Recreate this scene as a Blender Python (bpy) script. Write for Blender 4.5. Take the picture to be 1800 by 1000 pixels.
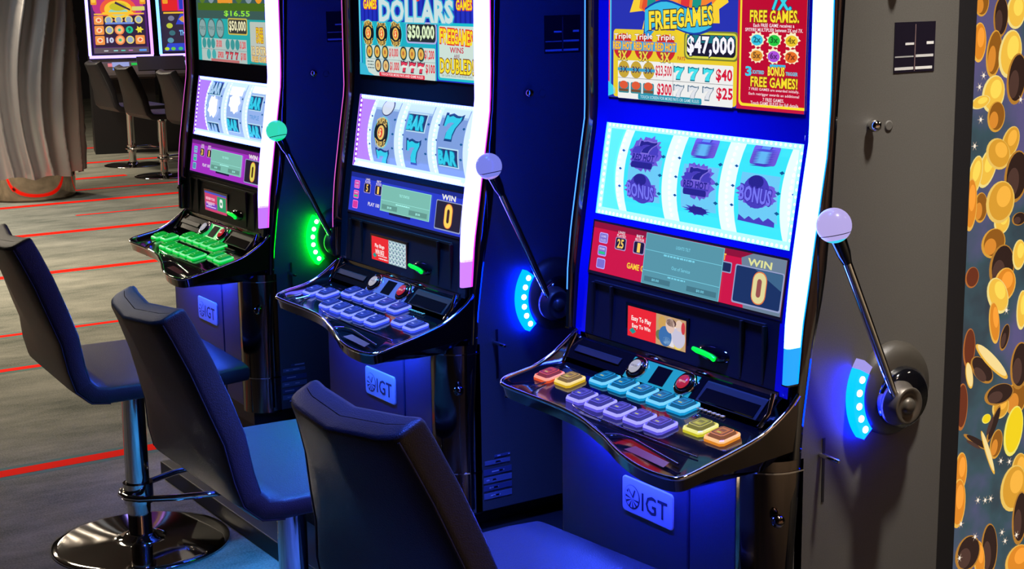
import bpy, math, random
from mathutils import Vector, Matrix
for o in list(bpy.data.objects): bpy.data.objects.remove(o, do_unlink=True)
sc = bpy.context.scene
COL = sc.collection
rnd = random.Random(7)
PI = math.pi

# ------------------------------------------------------------------ camera
def look(yaw, pitch, roll):
    f = Vector((-math.cos(yaw)*math.cos(pitch), math.sin(yaw)*math.cos(pitch), -math.sin(pitch)))
    r = f.cross(Vector((0, 0, 1))).normalized(); u = r.cross(f)
    c, s = math.cos(roll), math.sin(roll)
    r2 = r*c + u*s; u2 = u*c - r*s
    return Matrix((r2, u2, -f)).transposed()
cd = bpy.data.cameras.new('camera'); cam = bpy.data.objects.new('camera', cd); COL.objects.link(cam)
cam.matrix_world = look(math.radians(32.94), math.radians(11.2), math.radians(-.83)).to_4x4()
cam.location = (2.2525, -2.125, 1.606)
cd.lens = 54.0; cd.sensor_width = 36.0; cd.clip_start = .05; cd.clip_end = 100
sc.camera = cam

# ------------------------------------------------------------------ world, exposure
sc.view_settings.view_transform = 'Standard'; sc.view_settings.look = 'None'
sc.view_settings.gamma = 1.0; sc.view_settings.use_curve_mapping = False
sc.view_settings.exposure = 0.0
W = bpy.data.worlds.new('world'); sc.world = W; W.use_nodes = True
W.node_tree.nodes['Background'].inputs[0].default_value = (.10, .10, .14, 1)
W.node_tree.nodes['Background'].inputs[1].default_value = .25

# ------------------------------------------------------------------ ceiling lamps (room light) and added fill lamps
def lamp(x, y, z, size, e, col, spread=180):
    l = bpy.data.lights.new('ceiling_and_fill_lamp', 'AREA'); l.shape = 'DISK'; l.size = size; l.energy = e; l.color = col
    l.spread = math.radians(spread)
    o = bpy.data.objects.new('ceiling_and_fill_lamp', l); COL.objects.link(o); o.location = (x, y, z)
    return o
WARM = (1, .86, .66); NEUT = (1, .93, .84)
lamp(-9.5, -1.0, 2.95, .9, 175, WARM); lamp(-6.2, -.4, 2.95, .9, 95, WARM, 130); lamp(-3.3, -.9, 2.95, .5, 5, WARM, 80)
lamp(-12.2, 1.2, 2.95, .6, 110, WARM); lamp(-.1, -.62, 2.9, .3, 26, (.05, .12, 1), 46); lamp(-1.05, -.62, 2.9, .3, 15, (.03, .3, 1), 34); lamp(4.3, 1.6, 2.95, .4, 90, (1, .74, .58), 100); lamp(4.3, -1.2, 2.95, .4, 60, (1, .74, .58), 80); lamp(-8.6, .2, 2.9, .4, 18, (.85, .93, 1), 110); spot = lamp(.95, -.03, 2.95, .16, 3.6, NEUT, 34); lamp(1.6, -.2, 2.95, .22, 3, (1, .72, .55)); lamp(1.5, 2.2, 2.95, .4, 12, WARM)  # the blue overheads, warm right-wall pair and cool column lamp are added fills

spot.rotation_euler = (Vector((.36, .03, .95))-Vector((.95, -.03, 2.95))).to_track_quat('-Z', 'Y').to_euler()
# ------------------------------------------------------------------ materials
def lin(c): return tuple(((v/255)/12.92 if v/255 <= .04045 else ((v/255+.055)/1.055)**2.4) for v in c)
MC = {}
def mat(name, col, rough=.5, metal=0., spec=.5, coat=0., bump=0., bscale=200., var=0., vscale=30., trans=0.):
    if name in MC: return MC[name]
    m = bpy.data.materials.new(name); m.use_nodes = True; nt = m.node_tree; b = nt.nodes['Principled BSDF']
    c = lin(col)+(1,)
    b.inputs['Base Color'].default_value = c; b.inputs['Roughness'].default_value = rough
    b.inputs['Metallic'].default_value = metal; b.inputs['Specular IOR Level'].default_value = spec
    b.inputs['Coat Weight'].default_value = coat; b.inputs['Coat Roughness'].default_value = .05
    tc = nt.nodes.new('ShaderNodeTexCoord')
    if var:
        n = nt.nodes.new('ShaderNodeTexNoise'); n.inputs['Scale'].default_value = vscale; n.inputs['Detail'].default_value = 6
        nt.links.new(tc.outputs['Object'], n.inputs['Vector'])
        r = nt.nodes.new('ShaderNodeMapRange'); r.inputs[1].default_value = .3; r.inputs[2].default_value = .7; r.inputs[3].default_value = 1-var; r.inputs[4].default_value = 1+var
        nt.links.new(n.outputs['Fac'], r.inputs[0])
        h = nt.nodes.new('ShaderNodeVectorMath'); h.operation = 'SCALE'; h.inputs[0].default_value = c[:3]
        nt.links.new(r.outputs[0], h.inputs['Scale']); nt.links.new(h.outputs[0], b.inputs['Base Color'])
    if bump:
        n2 = nt.nodes.new('ShaderNodeTexNoise'); n2.inputs['Scale'].default_value = bscale; n2.inputs['Detail'].default_value = 3
        nt.links.new(tc.outputs['Object'], n2.inputs['Vector'])
        bp = nt.nodes.new('ShaderNodeBump'); bp.inputs['Strength'].default_value = bump; bp.inputs['Distance'].default_value = .002
        nt.links.new(n2.outputs['Fac'], bp.inputs['Height']); nt.links.new(bp.outputs[0], b.inputs['Normal'])
    MC[name] = m; return m
def em(col, s=1.0, gloss=True, raw=False):
    k = ('em', tuple(col), s, raw)
    if k in MC: return MC[k]
    m = bpy.data.materials.new('lit_colour'); m.use_nodes = True; nt = m.node_tree; b = nt.nodes['Principled BSDF']
    c = tuple(col) if raw else lin(col)
    b.inputs['Base Color'].default_value = (.01, .01, .012, 1); b.inputs['Roughness'].default_value = .25; b.inputs['Specular IOR Level'].default_value = .15
    b.inputs['Emission Color'].default_value = c+(1,); b.inputs['Emission Strength'].default_value = s
    MC[k] = m; return m
def art_mat(c):
    if isinstance(c, bpy.types.Material): return c
    if len(c) == 4: return em(c[:3], c[3])
    return em(c, 1.0)
black = mat('black_powder_coat', (30, 30, 34), .42, bump=.15, bscale=900, var=.12)
panelm = mat('charcoal_side_panel', (86, 84, 80), .55, bump=.25, bscale=1200, var=.1, vscale=400)
gloss = mat('gloss_black_plastic', (10, 10, 14), .08, coat=.6)
glass = mat('blue_lit_glass_bezel', (14, 24, 190), .18, coat=.5)  # blue light bleeding over the bezel is put into this base colour
glass2 = mat('smoky_glass_bezel', (44, 44, 62), .2, coat=.5)
matte = mat('matte_black_plastic', (20, 20, 24), .5)
lower = mat('blue_black_belly_door', (34, 38, 84), .42, bump=.3, bscale=700)
chrome = mat('polished_chrome', (215, 212, 208), .06, 1.0)
dchrome = mat('smoked_chrome', (120, 108, 98), .12, 1.0)
steel = mat('brushed_steel', (150, 150, 150), .3, 1.0)
leather = mat('black_leatherette', (38, 36, 40), .42, bump=.5, bscale=450, var=.08, vscale=150)
platem = mat('pale_metal_plate', (176, 178, 214), .4, .1)
ink = mat('dark_ink', (30, 32, 70), .5)

# ------------------------------------------------------------------ mesh helpers
class MB:
    def __init__(s): s.v = []; s.f = []; s.m = []; s.sm = []; s.mats = []
    def mi(s, m):
        m = art_mat(m)
        if m not in s.mats: s.mats.append(m)
        return s.mats.index(m)
    def add(s, vs, fs, m, smooth=False):
        o = len(s.v); k = s.mi(m); s.v += [tuple(v) for v in vs]
        for f in fs: s.f.append(tuple(i+o for i in f)); s.m.append(k); s.sm.append(smooth)
    def box(s, x0, x1, y0, y1, z0, z1, m):
        vs = [(x, y, z) for x in (x0, x1) for y in (y0, y1) for z in (z0, z1)]
        s.add(vs, [(0, 1, 3, 2), (4, 6, 7, 5), (0, 4, 5, 1), (2, 3, 7, 6), (0, 2, 6, 4), (1, 5, 7, 3)], m)
    def prism_x(s, prof, x0, x1, m, smooth=False):      # prof: (y,z) outline
        n = len(prof); vs = [(x0, y, z) for y, z in prof]+[(x1, y, z) for y, z in prof]
        s.add(vs, [(i, (i+1) % n, n+(i+1) % n, n+i) for i in range(n)], m, smooth)
        s.add(vs, [tuple(range(n))[::-1], tuple(range(n, 2*n))], m)
    def prism_z(s, prof, z0, z1, m, smooth=False):
        n = len(prof); vs = [(x, y, z0) for x, y in prof]+[(x, y, z1) for x, y in prof]
        s.add(vs, [(i, (i+1) % n, n+(i+1) % n, n+i) for i in range(n)], m, smooth)
        s.add(vs, [tuple(range(n))[::-1], tuple(range(n, 2*n))], m)
    def tube(s, pts, r, m, n=12, closed=False, caps=True):
        pts = [Vector(p) for p in pts]; N = len(pts); rs = r if isinstance(r, (list, tuple)) else [r]*N
        vs = []; up = None
        for i, p in enumerate(pts):
            a = pts[(i-1) % N] if (closed or i > 0) else p; b = pts[(i+1) % N] if (closed or i < N-1) else p
            t = (b-a).normalized()
            if up is None: up = t.orthogonal().normalized()
            up = (up-t*up.dot(t)).normalized(); w = t.cross(up)
            for k in range(n):
                an = 2*PI*k/n; vs.append(p+(up*math.cos(an)+w*math.sin(an))*rs[i])
        fs = []
        for i in range(N if closed else N-1):
            j = (i+1) % N
            for k in range(n): fs.append((i*n+k, i*n+(k+1) % n, j*n+(k+1) % n, j*n+k))
        s.add(vs, fs, m, True)
        if caps and not closed: s.add(vs, [tuple(range(n))[::-1], tuple(range((N-1)*n, N*n))], m)
    def lathe(s, prof, c, axis, m, n=32, smooth=True):   # prof: (r, h) along axis
        c = Vector(c); ax = Vector(axis).normalized(); u = ax.orthogonal().normalized(); w = ax.cross(u)
        vs = []; fs = []
        for r, h in prof:
            for k in range(n):
                a = 2*PI*k/n; vs.append(c+ax*h+(u*math.cos(a)+w*math.sin(a))*r)
        for i in range(len(prof)-1):
            for k in range(n): fs.append((i*n+k, i*n+(k+1) % n, (i+1)*n+(k+1) % n, (i+1)*n+k))
        s.add(vs, fs, m, smooth)
        if prof[0][0] > 1e-5: s.add(vs[:n], [tuple(range(n))[::-1]], m)
        if prof[-1][0] > 1e-5: s.add(vs[-n:], [tuple(range(n))], m)
    def sphere(s, c, r, m, n=24, h=14, sc3=(1, 1, 1)):
        vs = []; fs = []
        for i in range(h+1):
            t = PI*i/h
            for k in range(n):
                a = 2*PI*k/n; vs.append((c[0]+r*sc3[0]*math.sin(t)*math.cos(a), c[1]+r*sc3[1]*math.sin(t)*math.sin(a), c[2]+r*sc3[2]*math.cos(t)))
        for i in range(h):
            for k in range(n): fs.append((i*n+k, (i+1)*n+k, (i+1)*n+(k+1) % n, i*n+(k+1) % n))
        s.add(vs, fs, m, True)
    def grid(s, P, m, smooth=True, closed_u=False):       # P[i][j]
        a = len(P); b = len(P[0]); vs = [p for r in P for p in r]; fs = []
        for i in range(a-1):
            for j in range(b if closed_u else b-1):
                k = (j+1) % b; fs.append((i*b+j, i*b+k, (i+1)*b+k, (i+1)*b+j))
        s.add(vs, fs, m, smooth)
    def build(s, name, parent=None, bevel=0, subsurf=0, weld=False):
        me = bpy.data.meshes.new(name); me.from_pydata(s.v, [], s.f)
        for m in s.mats: me.materials.append(m)
        me.polygons.foreach_set('material_index', s.m); me.polygons.foreach_set('use_smooth', s.sm); me.update()
        o = bpy.data.objects.new(name, me); COL.objects.link(o)
        if weld:
            w = o.modifiers.new('weld', 'WELD'); w.merge_threshold = 1e-5
        if bevel:
            b = o.modifiers.new('bevel', 'BEVEL'); b.width = bevel; b.segments = 3; b.limit_method = 'ANGLE'; b.angle_limit = math.radians(40)
        if subsurf:
            q = o.modifiers.new('sub', 'SUBSURF'); q.levels = subsurf; q.render_levels = subsurf
        if parent: o.parent = parent
        return o
def thing(name, label, cat, loc=(0, 0, 0), rz=0, group=None):
    o = bpy.data.objects.new(name, None); COL.objects.link(o); o.location = loc; o.rotation_euler = (0, 0, rz); o.empty_display_size = .1
    o['label'] = label; o['category'] = cat
    if group: o['group'] = group
    return o
def tag(o, label, cat, group=None):
    o['label'] = label; o['category'] = cat
    if group: o['group'] = group
    return o
def copy_tree(o, parent=None):
    c = o.copy(); COL.objects.link(c); c.parent = parent
    for ch in [x for x in bpy.data.objects if x.parent == o and x != c]: copy_tree(ch, c)
    return c

# ------------------------------------------------------------------ flat artwork (printed or shown on screens)
TC = {}
def glyphs(txt, off):
    k = (txt, off)
    if k in TC: return TC[k]
    cu = bpy.data.curves.new('t', 'FONT'); cu.body = txt; cu.size = 1; cu.offset = off; cu.resolution_u = 2; cu.space_character = 1.05
    ob = bpy.data.objects.new('t', cu); COL.objects.link(ob); dg = bpy.context.evaluated_depsgraph_get()
    me = bpy.data.meshes.new_from_object(ob.evaluated_get(dg))
    vs = [(v.co.x, v.co.y) for v in me.vertices]; fs = [tuple(p.vertices) for p in me.polygons]
    bpy.data.objects.remove(ob); bpy.data.meshes.remove(me)
    TC[k] = (vs, fs); return TC[k]
class Art:
    def __init__(s): s.items = []
    def poly(s, pts, c, l): s.items.append((list(pts), [tuple(range(len(pts)))], c, l))
    def rect(s, x0, z0, x1, z1, c, l): s.poly([(x0, z0), (x1, z0), (x1, z1), (x0, z1)], c, l)
    def rrect(s, x0, z0, x1, z1, r, c, l):
        p = []
        for cx, cz, a0 in ((x1-r, z0+r, -90), (x1-r, z1-r, 0), (x0+r, z1-r, 90), (x0+r, z0+r, 180)):
            for k in range(6): a = math.radians(a0+18*k); p.append((cx+r*math.cos(a), cz+r*math.sin(a)))
        s.poly(p, c, l)
    def ell(s, cx, cz, rx, rz, c, l, rot=0, n=24):
        a = math.radians(rot); ca, sa = math.cos(a), math.sin(a); p = []
        for k in range(n):
            t = 2*PI*k/n; u, v = rx*math.cos(t), rz*math.sin(t); p.append((cx+u*ca-v*sa, cz+u*sa+v*ca))
        s.poly(p, c, l)
    def star(s, cx, cz, r1x, r1z, f, n, c, l, seed=0, jit=.15):
        q = random.Random(seed); p = []
        for k in range(2*n):
            t = PI*k/n; g = (1 if k % 2 == 0 else f)*(1+q.uniform(-jit, jit)); p.append((cx+r1x*g*math.cos(t), cz+r1z*g*math.sin(t)))
        s.poly(p, c, l)
    def text(s, txt, cx, cz, w, h, c, l, bold=.02, out=None, arc=0, rot=0, shear=0):
        b0 = glyphs(txt, 0)
        xs = [v[0] for v in b0[0]]; zs = [v[1] for v in b0[0]]
        x0, x1, y0, y1 = min(xs), max(xs), min(zs), max(zs); sx = w/(x1-x0); sy = h/(y1-y0)
        for off, cc, ll in (([(out[0], out[1], l)] if out else [])+[(bold, c, l+1 if out else l)]):
            vs, fs = glyphs(txt, off); q = []
            for x, y in vs:
                u = (x-(x0+x1)/2)*sx; v = (y-(y0+y1)/2)*sy; v += arc*(1-(2*u/w)**2); u += shear*v
                a = math.radians(rot); q.append((cx+u*math.cos(a)-v*math.sin(a), cz+u*math.sin(a)+v*math.cos(a)))
            s.items.append((q, fs, cc, ll))
    def lines(s, x0, x1, z, n, dz, h, c, l, seed=1):        # rows of tiny illegible words
        q = random.Random(seed)
        for k in range(n):
            x = x0+q.uniform(0, .12)*(x1-x0); e = x1-q.uniform(0, .12)*(x1-x0)
            while x < e:
                w = q.uniform(.004, .011); s.rect(x, z-k*dz, min(x+w, e), z-k*dz+h, c, l); x += w+.0022
    def put(s, mb, fn, step=.00022, clip=None, close=None):
        for pts, fs, c, l in s.items:
            if clip:
                pts = [(min(max(u, clip[0]), clip[2]), min(max(v, clip[1]), clip[3])) for u, v in pts]
            mb.add([fn(u, v, l*step) for u, v in pts], fs, c)

# ------------------------------------------------------------------ front profile of a cabinet
YF = [(.30, -.30), (.875, -.30), (1.01, -.289), (1.13, -.271), (1.25, -.252), (1.33, -.2385), (1.95, -.233)]
def interp(T, z):
    if z <= T[0][0]: return T[0][1]
    for (a, b), (c, d) in zip(T, T[1:]):
        if z <= c: return b+(d-b)*(z-a)/(c-a)
    return T[-1][1]
def yf(z): return interp(YF, z)
SP = [(.35, -.296), (.563, -.295), (.835, -.276), (.956, -.259), (1.076, -.233), (1.2, -.222), (1.373, -.213), (1.565, -.202), (1.95, -.19)]
def ysp(z): return interp(SP, z)
zz = lambda a, b, n: [a+(b-a)*i/n for i in range(n+1)]

def coin7(A, cx, cz, w, h, fill, out, l, rot=0):          # slot numeral 7
    P0 = [(-.5, .5), (-.36, .5), (-.33, .43), (-.1, .5), (.15, .43), (.36, .43), (.5, .5), (.5, .32), (.24, -.02), (.14, -.3), (.13, -.5), (-.3, -.5), (-.24, -.2), (-.04, .08), (.12, .2), (-.1, .22), (-.3, .15), (-.36, .03), (-.5, .03)]
    a = math.radians(rot)
    f = lambda k: [(cx+(x*w*k)*math.cos(a)-(y*h*k)*math.sin(a), cz+(x*w*k)*math.sin(a)+(y*h*k)*math.cos(a)) for x, y in P0]
    A.poly(f(1.22), out, l); A.poly(f(1.0), fill, l+1)
def chip(A, cx, cz, r, ring, gold, core, l, txt=True):
    A.ell(cx, cz, r*1.12, r*1.12, ring, l); A.ell(cx, cz, r, r, (25, 28, 34), l+1)
    A.ell(cx, cz, r*(.5 if txt else .8), r*(.5 if txt else .8), gold, l+2); A.ell(cx, cz, r*.3, r*.34, core, l+3)
    if txt:
        A.text('TRIPLE', cx, cz+r*.62, r*1.45, r*.42, gold, l+3, .03, arc=r*.22); A.text('TRIPLE', cx, cz-r*.62, r*1.45, r*.42, gold, l+3, .03, arc=-r*.22)
        A.text('$', cx, cz, r*.28, r*.5, (255, 235, 150), l+4, .03)

# ------------------------------------------------------------------ machine artwork
CY = (70, 235, 250); TEAL = (40, 185, 200); RED = (215, 20, 45); YEL = (250, 225, 40)
def top_art(kind):
    A = Art(); X0, X1, Z0, Z1 = -.285, .285, 1.370, 1.80
    if kind == 3:
        A.rect(X0, Z0, X1, Z1, (40, 50, 175), 0); A.rect(X0, Z0+.01, -.281, Z1, (230, 50, 90), 1); A.rect(-.281, Z0+.02, -.276, Z1, (70, 190, 235), 1)
        A.poly([(-.285, 1.372), (-.262, 1.378), (-.262, 1.39), (-.285, 1.402)], (60, 210, 240), 2)
        A.star(-.07, 1.60, .165, .11, .82, 17, (250, 210, 40), 2, 3, .1); A.star(-.075, 1.60, .14, .09, .86, 15, (245, 130, 30), 3, 5, .08)
        A.star(-.13, 1.57, .05, .06, .8, 9, (225, 80, 25), 4, 8)
        for k, c in enumerate(((30, 150, 130), (225, 45, 35), (255, 150, 40), (225, 50, 40), (30, 150, 130))):
            A.poly([(-.16+.034*k, 1.54), (-.135+.034*k, 1.54), (-.115+.036*k, 1.70), (-.145+.036*k, 1.70)], c, 5)
        rib = [(-.165+.2*t/12, 1.545+.012*math.sin(t*.5)+.0014*t) for t in range(13)]
        low = [(-.165+.2*t/12, 1.502+.011*math.sin(t*.5)+.0014*t) for t in range(13)]
        A.poly([(x-.004*(1 if i < 6 else -1), z-.004) for i, (x, z) in enumerate(low)]+[(x, z+.004) for x, z in rib[::-1]], (25, 60, 160), 6)
        A.poly(low+rib[::-1], (60, 190, 230), 7); A.poly([(-.165, 1.503), (-.135, 1.506), (-.157, 1.487)], (40, 150, 215), 7)
        A.text('FREE', -.109, 1.527, .082, .033, (255, 225, 40), 8, .03, (.075, (60, 60, 40)), rot=3)
        A.text('GAMES', -.014, 1.534, .104, .033, (255, 225, 40), 8, .03, (.075, (60, 60, 40)), rot=4)
        A.rrect(-.268, 1.372, .108, 1.507, .008, (235, 205, 30), 2)
        for cx in (-.236, -.168, -.1):
            A.ell(cx, 1.473, .031, .026, (205, 40, 30), 4); A.text('Triple', cx, 1.492, .055, .014, (255, 250, 240), 7, .02, (.06, (150, 60, 30)), rot=3)
            A.rect(cx-.034, 1.466, cx+.034, 1.484, (60, 170, 225), 5); A.text('RED HOT', cx, 1.475, .062, .014, (255, 205, 40), 7, .03, (.07, (200, 60, 20)))
            A.text('3X', cx, 1.455, .028, .018, (245, 215, 60), 7, .03, (.07, (90, 90, 60)))
        A.text('PAYS', -.052, 1.455, .022, .007, (200, 50, 40), 4)
        A.rrect(-.044, 1.454, .112, 1.508, .012, (120, 125, 40), 4); A.rrect(-.040, 1.457, .108, 1.505, .011, (215, 215, 60), 5); A.rrect(-.036, 1.461, .104, 1.501, .009, (30, 26, 36), 6)
        A.rect(-.034, 1.486, .102, 1.5, (30, 120, 130), 7)
        A.text('$47,000', .034, 1.48, .132, .034, (250, 248, 255), 9, .035, (.08, (30, 30, 60)))
        A.rrect(-.252, 1.370, .098, 1.446, .003, (240, 240, 236), 4)
        A.rect(-.252, 1.4105, .098, 1.4115, (140, 140, 140), 5); A.rect(-.0765, 1.372, -.0755, 1.446, (140, 140, 140), 5)
        for cx in (-.232, -.192, -.152):
            A.ell(cx, 1.428, .0185, .017, (200, 165, 40), 5); A.text('3X', cx, 1.428, .024, .012, (60, 60, 90), 7); A.rect(cx-.02, 1.425, cx+.02, 1.431, (60, 160, 200), 6)
            A.rrect(cx-.0175, 1.381, cx+.0175, 1.403, .004, (60, 140, 150), 5); A.ell(cx, 1.397, .014, .008, (225, 90, 40), 6); A.rect(cx-.015, 1.384, cx+.015, 1.389, (120, 80, 40), 6)
        A.text('$23,500', -.105, 1.428, .05, .022, RED, 5, .02); A.text('$300', -.102, 1.392, .044, .024, RED, 5, .03)
        A.text('$40', .073, 1.427, .044, .023, RED, 5, .03); A.text('$25', .075, 1.393, .044, .023, RED, 5, .03)
        for cx in (-.058, -.015, .028):
            coin7(A, cx, 1.427, .027, .022, (70, 225, 235), (20, 110, 130), 5); coin7(A, cx, 1.392, .027, .022, (225, 228, 232), (90, 120, 140), 5)
        A.rrect(-.185, 1.3702, .01, 1.382, .003, (40, 150, 175), 5); A.text('TOUCH SCREEN FOR MORE PAYS OR GAME RULES', -.087, 1.376, .18, .006, (200, 230, 235), 6, .01)
        A.rect(.108, Z0, X1, Z1, (200, 25, 60), 4); A.rrect(.114, 1.376, .40, 1.9, .01, YEL, 5); A.rrect(.119, 1.381, .40, 1.9, .008, (190, 10, 40), 6)
        A.text('WIN UP TO', .2, 1.585, .1, .02, (60, 215, 230), 7, .03); A.text('7X.', .222, 1.560, .048, .022, (60, 215, 230), 7, .04, (.08, (20, 60, 110)))
        A.text('FREE GAMES.', .204, 1.537, .125, .02, YEL, 7, .03, (.08, (120, 60, 20)))
        A.text('Each FREE GAME receives a', .203, 1.521, .105, .006, (250, 235, 240), 7, .015); A.text('SPITFIRE MULTIPLIER between 2X and 7X.', .203, 1.513, .148, .006, (250, 235, 240), 7, .015)
        for i, (t, c) in enumerate((('2x', (60, 200, 230)), ('3x', (40, 200, 60)), ('4x', (240, 200, 40)), ('5x', (230, 150, 40)), ('6x', (175, 80, 220)), ('7x', (235, 110, 30)))):
            cx = .161+.0445*(i % 3); cz = 1.496-.028*(i//3)
            A.star(cx, cz, .021, .0145, .8, 11, (250, 240, 200), 7, i, .08); A.ell(cx, cz-.001, .0155, .0098, c, 8); A.text(t, cx, cz, .018, .010, tuple(int(v*.55) for v in c), 9, .04)
        A.text('3', .14, 1.439, .014, .016, (60, 210, 240), 7, .04); A.text('SCATTERED', .166, 1.438, .03, .006, (60, 210, 240), 7, .03); A.text('TRIGGER', .252, 1.438, .03, .006, (60, 210, 240), 7, .03)
        A.rect(.196, 1.448, .236, 1.453, (60, 190, 230), 7); A.text('BONUS', .213, 1.441, .042, .015, (255, 230, 60), 8, .04, (.08, (140, 70, 20)))
        A.text('FREE GAMES!', .207, 1.421, .12, .017, YEL, 7, .03, (.08, (120, 60, 20)))
        for k, t in enumerate(('7 FREE GAMES are awarded initially.', 'Each retrigger awards an additional', '7 FREE GAMES.')): A.text(t, .207, 1.407-.0085*k, (.13, .13, .055)[k], .006, (250, 220, 225), 7, .015)
        A.text('Touch GAME RULES for full details.', .21, 1.383, .125, .006, (250, 220, 225), 7, .015)
    elif kind == 2:
        A.rect(X0, Z0, X1, Z1, (35, 50, 190), 0)
        for k in range(26): A.rect(-.28+k*.0218, 1.50, -.272+k*.0218, Z1, (25, 35, 160), 1)
        A.rect(X0, Z0, -.276, Z1, (90, 210, 240), 2)
        for k in range(5): A.ell(-.1+.055*k, 1.60, .04, .035, (235, 235, 200) if k % 2 else (190, 205, 150), 2+k)
        A.ell(.02, 1.578, .03, .02, (235, 60, 40), 9); A.ell(.02, 1.578, .02, .013, (255, 180, 60), 10)
        A.text('DOLLARS', .012, 1.535, .36, .05, (205, 225, 225), 9, .04, (.09, (70, 190, 215)))
        for cx in (-.222, .243): A.text('FREE', cx, 1.574, .062, .018, YEL, 5, .03, (.09, (225, 50, 40))); A.text('GAMES', cx, 1.551, .07, .022, YEL, 5, .03, (.09, (225, 50, 40)))
        A.rect(-.272, Z0, .112, 1.508, (30, 175, 195), 3)
        for cx in (-.234, -.162, -.088): chip(A, cx, 1.478, .031, (60, 210, 220), (235, 190, 90), (230, 60, 40), 5)
        A.rrect(-.035, 1.457, .116, 1.509, .012, (170, 175, 225), 5); A.rrect(-.030, 1.461, .111, 1.505, .01, (38, 44, 50), 6)
        A.text('$50,000', .04, 1.483, .128, .034, (225, 245, 200), 7, .035, (.07, (60, 70, 40)))
        A.rrect(-.252, Z0, .107, 1.447, .003, (205, 222, 214), 5); A.rect(-.252, 1.4125, .107, 1.4133, (110, 130, 130), 6); A.rect(-.0735, 1.372, -.0728, 1.447, (110, 130, 130), 6)
        A.poly([(-.285, Z0), (-.205, Z0), (-.235, 1.378), (-.25, 1.396), (-.285, 1.402)], (60, 185, 215), 7)
        for k, cx in enumerate((-.229, -.187, -.145, -.049, -.005, .039)): chip(A, cx, 1.431, .0165, (90, 150, 140), (225, 180, 80), (190, 110, 50), 6, False)
        for cx in (-.184, -.142): chip(A, cx, 1.397, .0165, (90, 130, 160), (225, 190, 120), (190, 130, 80), 6, False)
        A.text('$10,000', -.1, 1.430, .046, .023, (225, 30, 50), 6, .03); A.text('$1,200', .079, 1.43, .046, .023, (225, 30, 50), 6, .03)
        A.text('$1,000', -.097, 1.396, .046, .023, (225, 30, 50), 6, .03); A.text('$100', .083, 1.396, .044, .023, (225, 30, 50), 6, .03)
        A.lines(-.243, -.205, 1.404, 3, .008, .003, (90, 110, 110), 6)
        for cx in (-.046, -.004, .038): coin7(A, cx, 1.398, .03, .024, (225, 60, 85), (70, 30, 60), 6); A.rect(cx-.014, 1.396, cx+.016, 1.401, (235, 235, 225), 8)
        A.rrect(-.178, 1.3702, .056, 1.3805, .003, (225, 45, 65), 8); A.text('TOUCH FOR MORE PAYS AND GAME RULES', -.06, 1.3755, .215, .006, (250, 225, 225), 9, .02)
        A.rrect(.118, 1.373, .30, 1.509, .008, (30, 190, 205), 4); A.rrect(.126, 1.379, .30, 1.502, .006, (205, 225, 215), 5)
        A.text('FREE', .165, 1.478, .065, .032, YEL, 7, .03, (.1, (225, 50, 40)), rot=-2); A.text('GAMES', .238, 1.476, .082, .032, YEL, 7, .03, (.1, (225, 50, 40)), rot=-2)
        A.text('WINS', .208, 1.446, .062, .013, (200, 40, 70), 6); A.text('ARE', .208, 1.432, .026, .008, (150, 90, 110), 6)
        A.text('DOUBLED!', .207, 1.408, .152, .032, YEL, 7, .03, (.08, (120, 60, 20))); A.text('SEE GAME RULES FOR MORE INFO', .207, 1.385, .14, .005, (110, 130, 130), 6, 0)
    else:
        A.rect(X0, Z0, X1, Z1, (60, 90, 85), 0)
        A.rect(-.27, 1.527, .27, 1.55, (70, 105, 30), 1); A.text('$16.55', .05, 1.518, .2, .018, (150, 235, 60), 3, .02)
        for k in range(7): A.ell(-.23+.075*k, 1.575, .03, .026, [(90, 120, 40), (130, 150, 160), (235, 150, 40), (90, 170, 190)][k % 4], 2)
        A.rect(-.1, 1.55, .02, 1.61, (235, 150, 50), 4); A.rect(-.09, 1.562, .01, 1.572, (120, 220, 60), 5)
        A.rect(-.278, Z0, .14, 1.502, (40, 170, 170), 3)
        for cx in (-.236, -.16, -.088): A.ell(cx, 1.472, .033, .031, (70, 100, 100), 4); A.ell(cx, 1.472, .028, .026, (135, 165, 165), 5); A.text('TRIPLE', cx, 1.472, .046, .010, (80, 120, 120), 6)
        A.rrect(-.022, 1.455, .13, 1.505, .008, (205, 185, 80), 5); A.rrect(-.017, 1.459, .125, 1.501, .007, (60, 60, 55), 6); A.text('$50,000', .054, 1.480, .13, .032, (240, 235, 190), 7, .03)
        A.rect(-.25, Z0, .12, 1.441, (175, 195, 190), 5); A.rect(-.25, 1.4065, .12, 1.4075, (110, 130, 130), 6)
        for cx in (-.225, -.185, -.15, -.03, .01, .048): A.ell(cx, 1.425, .017, .016, (60, 150, 150), 6)
        for cx in (-.19, -.145): A.ell(cx, 1.391, .017, .016, (70, 170, 170), 6)
        A.text('$9,000', -.1, 1.424, .045, .024, (220, 50, 60), 6, .03); A.text('$1,200', .09, 1.424, .045, .024, (220, 50, 60), 6, .03); A.text('$900', -.09, 1.39, .045, .022, (220, 50, 60), 6, .03); A.text('$100', .092, 1.39, .04, .024, (220, 50, 60), 6, .03)
        for cx in (-.035, .0, .04): coin7(A, cx, 1.392, .024, .02, (205, 60, 75), (80, 50, 60), 6)
        A.rrect(-.17, 1.3702, .06, 1.378, .002, (190, 110, 110), 8)
        A.rrect(.14, 1.373, .30, 1.502, .006, (35, 165, 165), 5); A.rrect(.15, 1.379, .30, 1.496, .005, (185, 195, 185), 6)
        A.text('FREE', .222, 1.467, .05, .022, (235, 200, 40), 8, .03, (.09, (170, 90, 30))); A.text('GAMES', .222, 1.446, .055, .02, (235, 200, 40), 8, .03, (.09, (170, 90, 30)))
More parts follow.
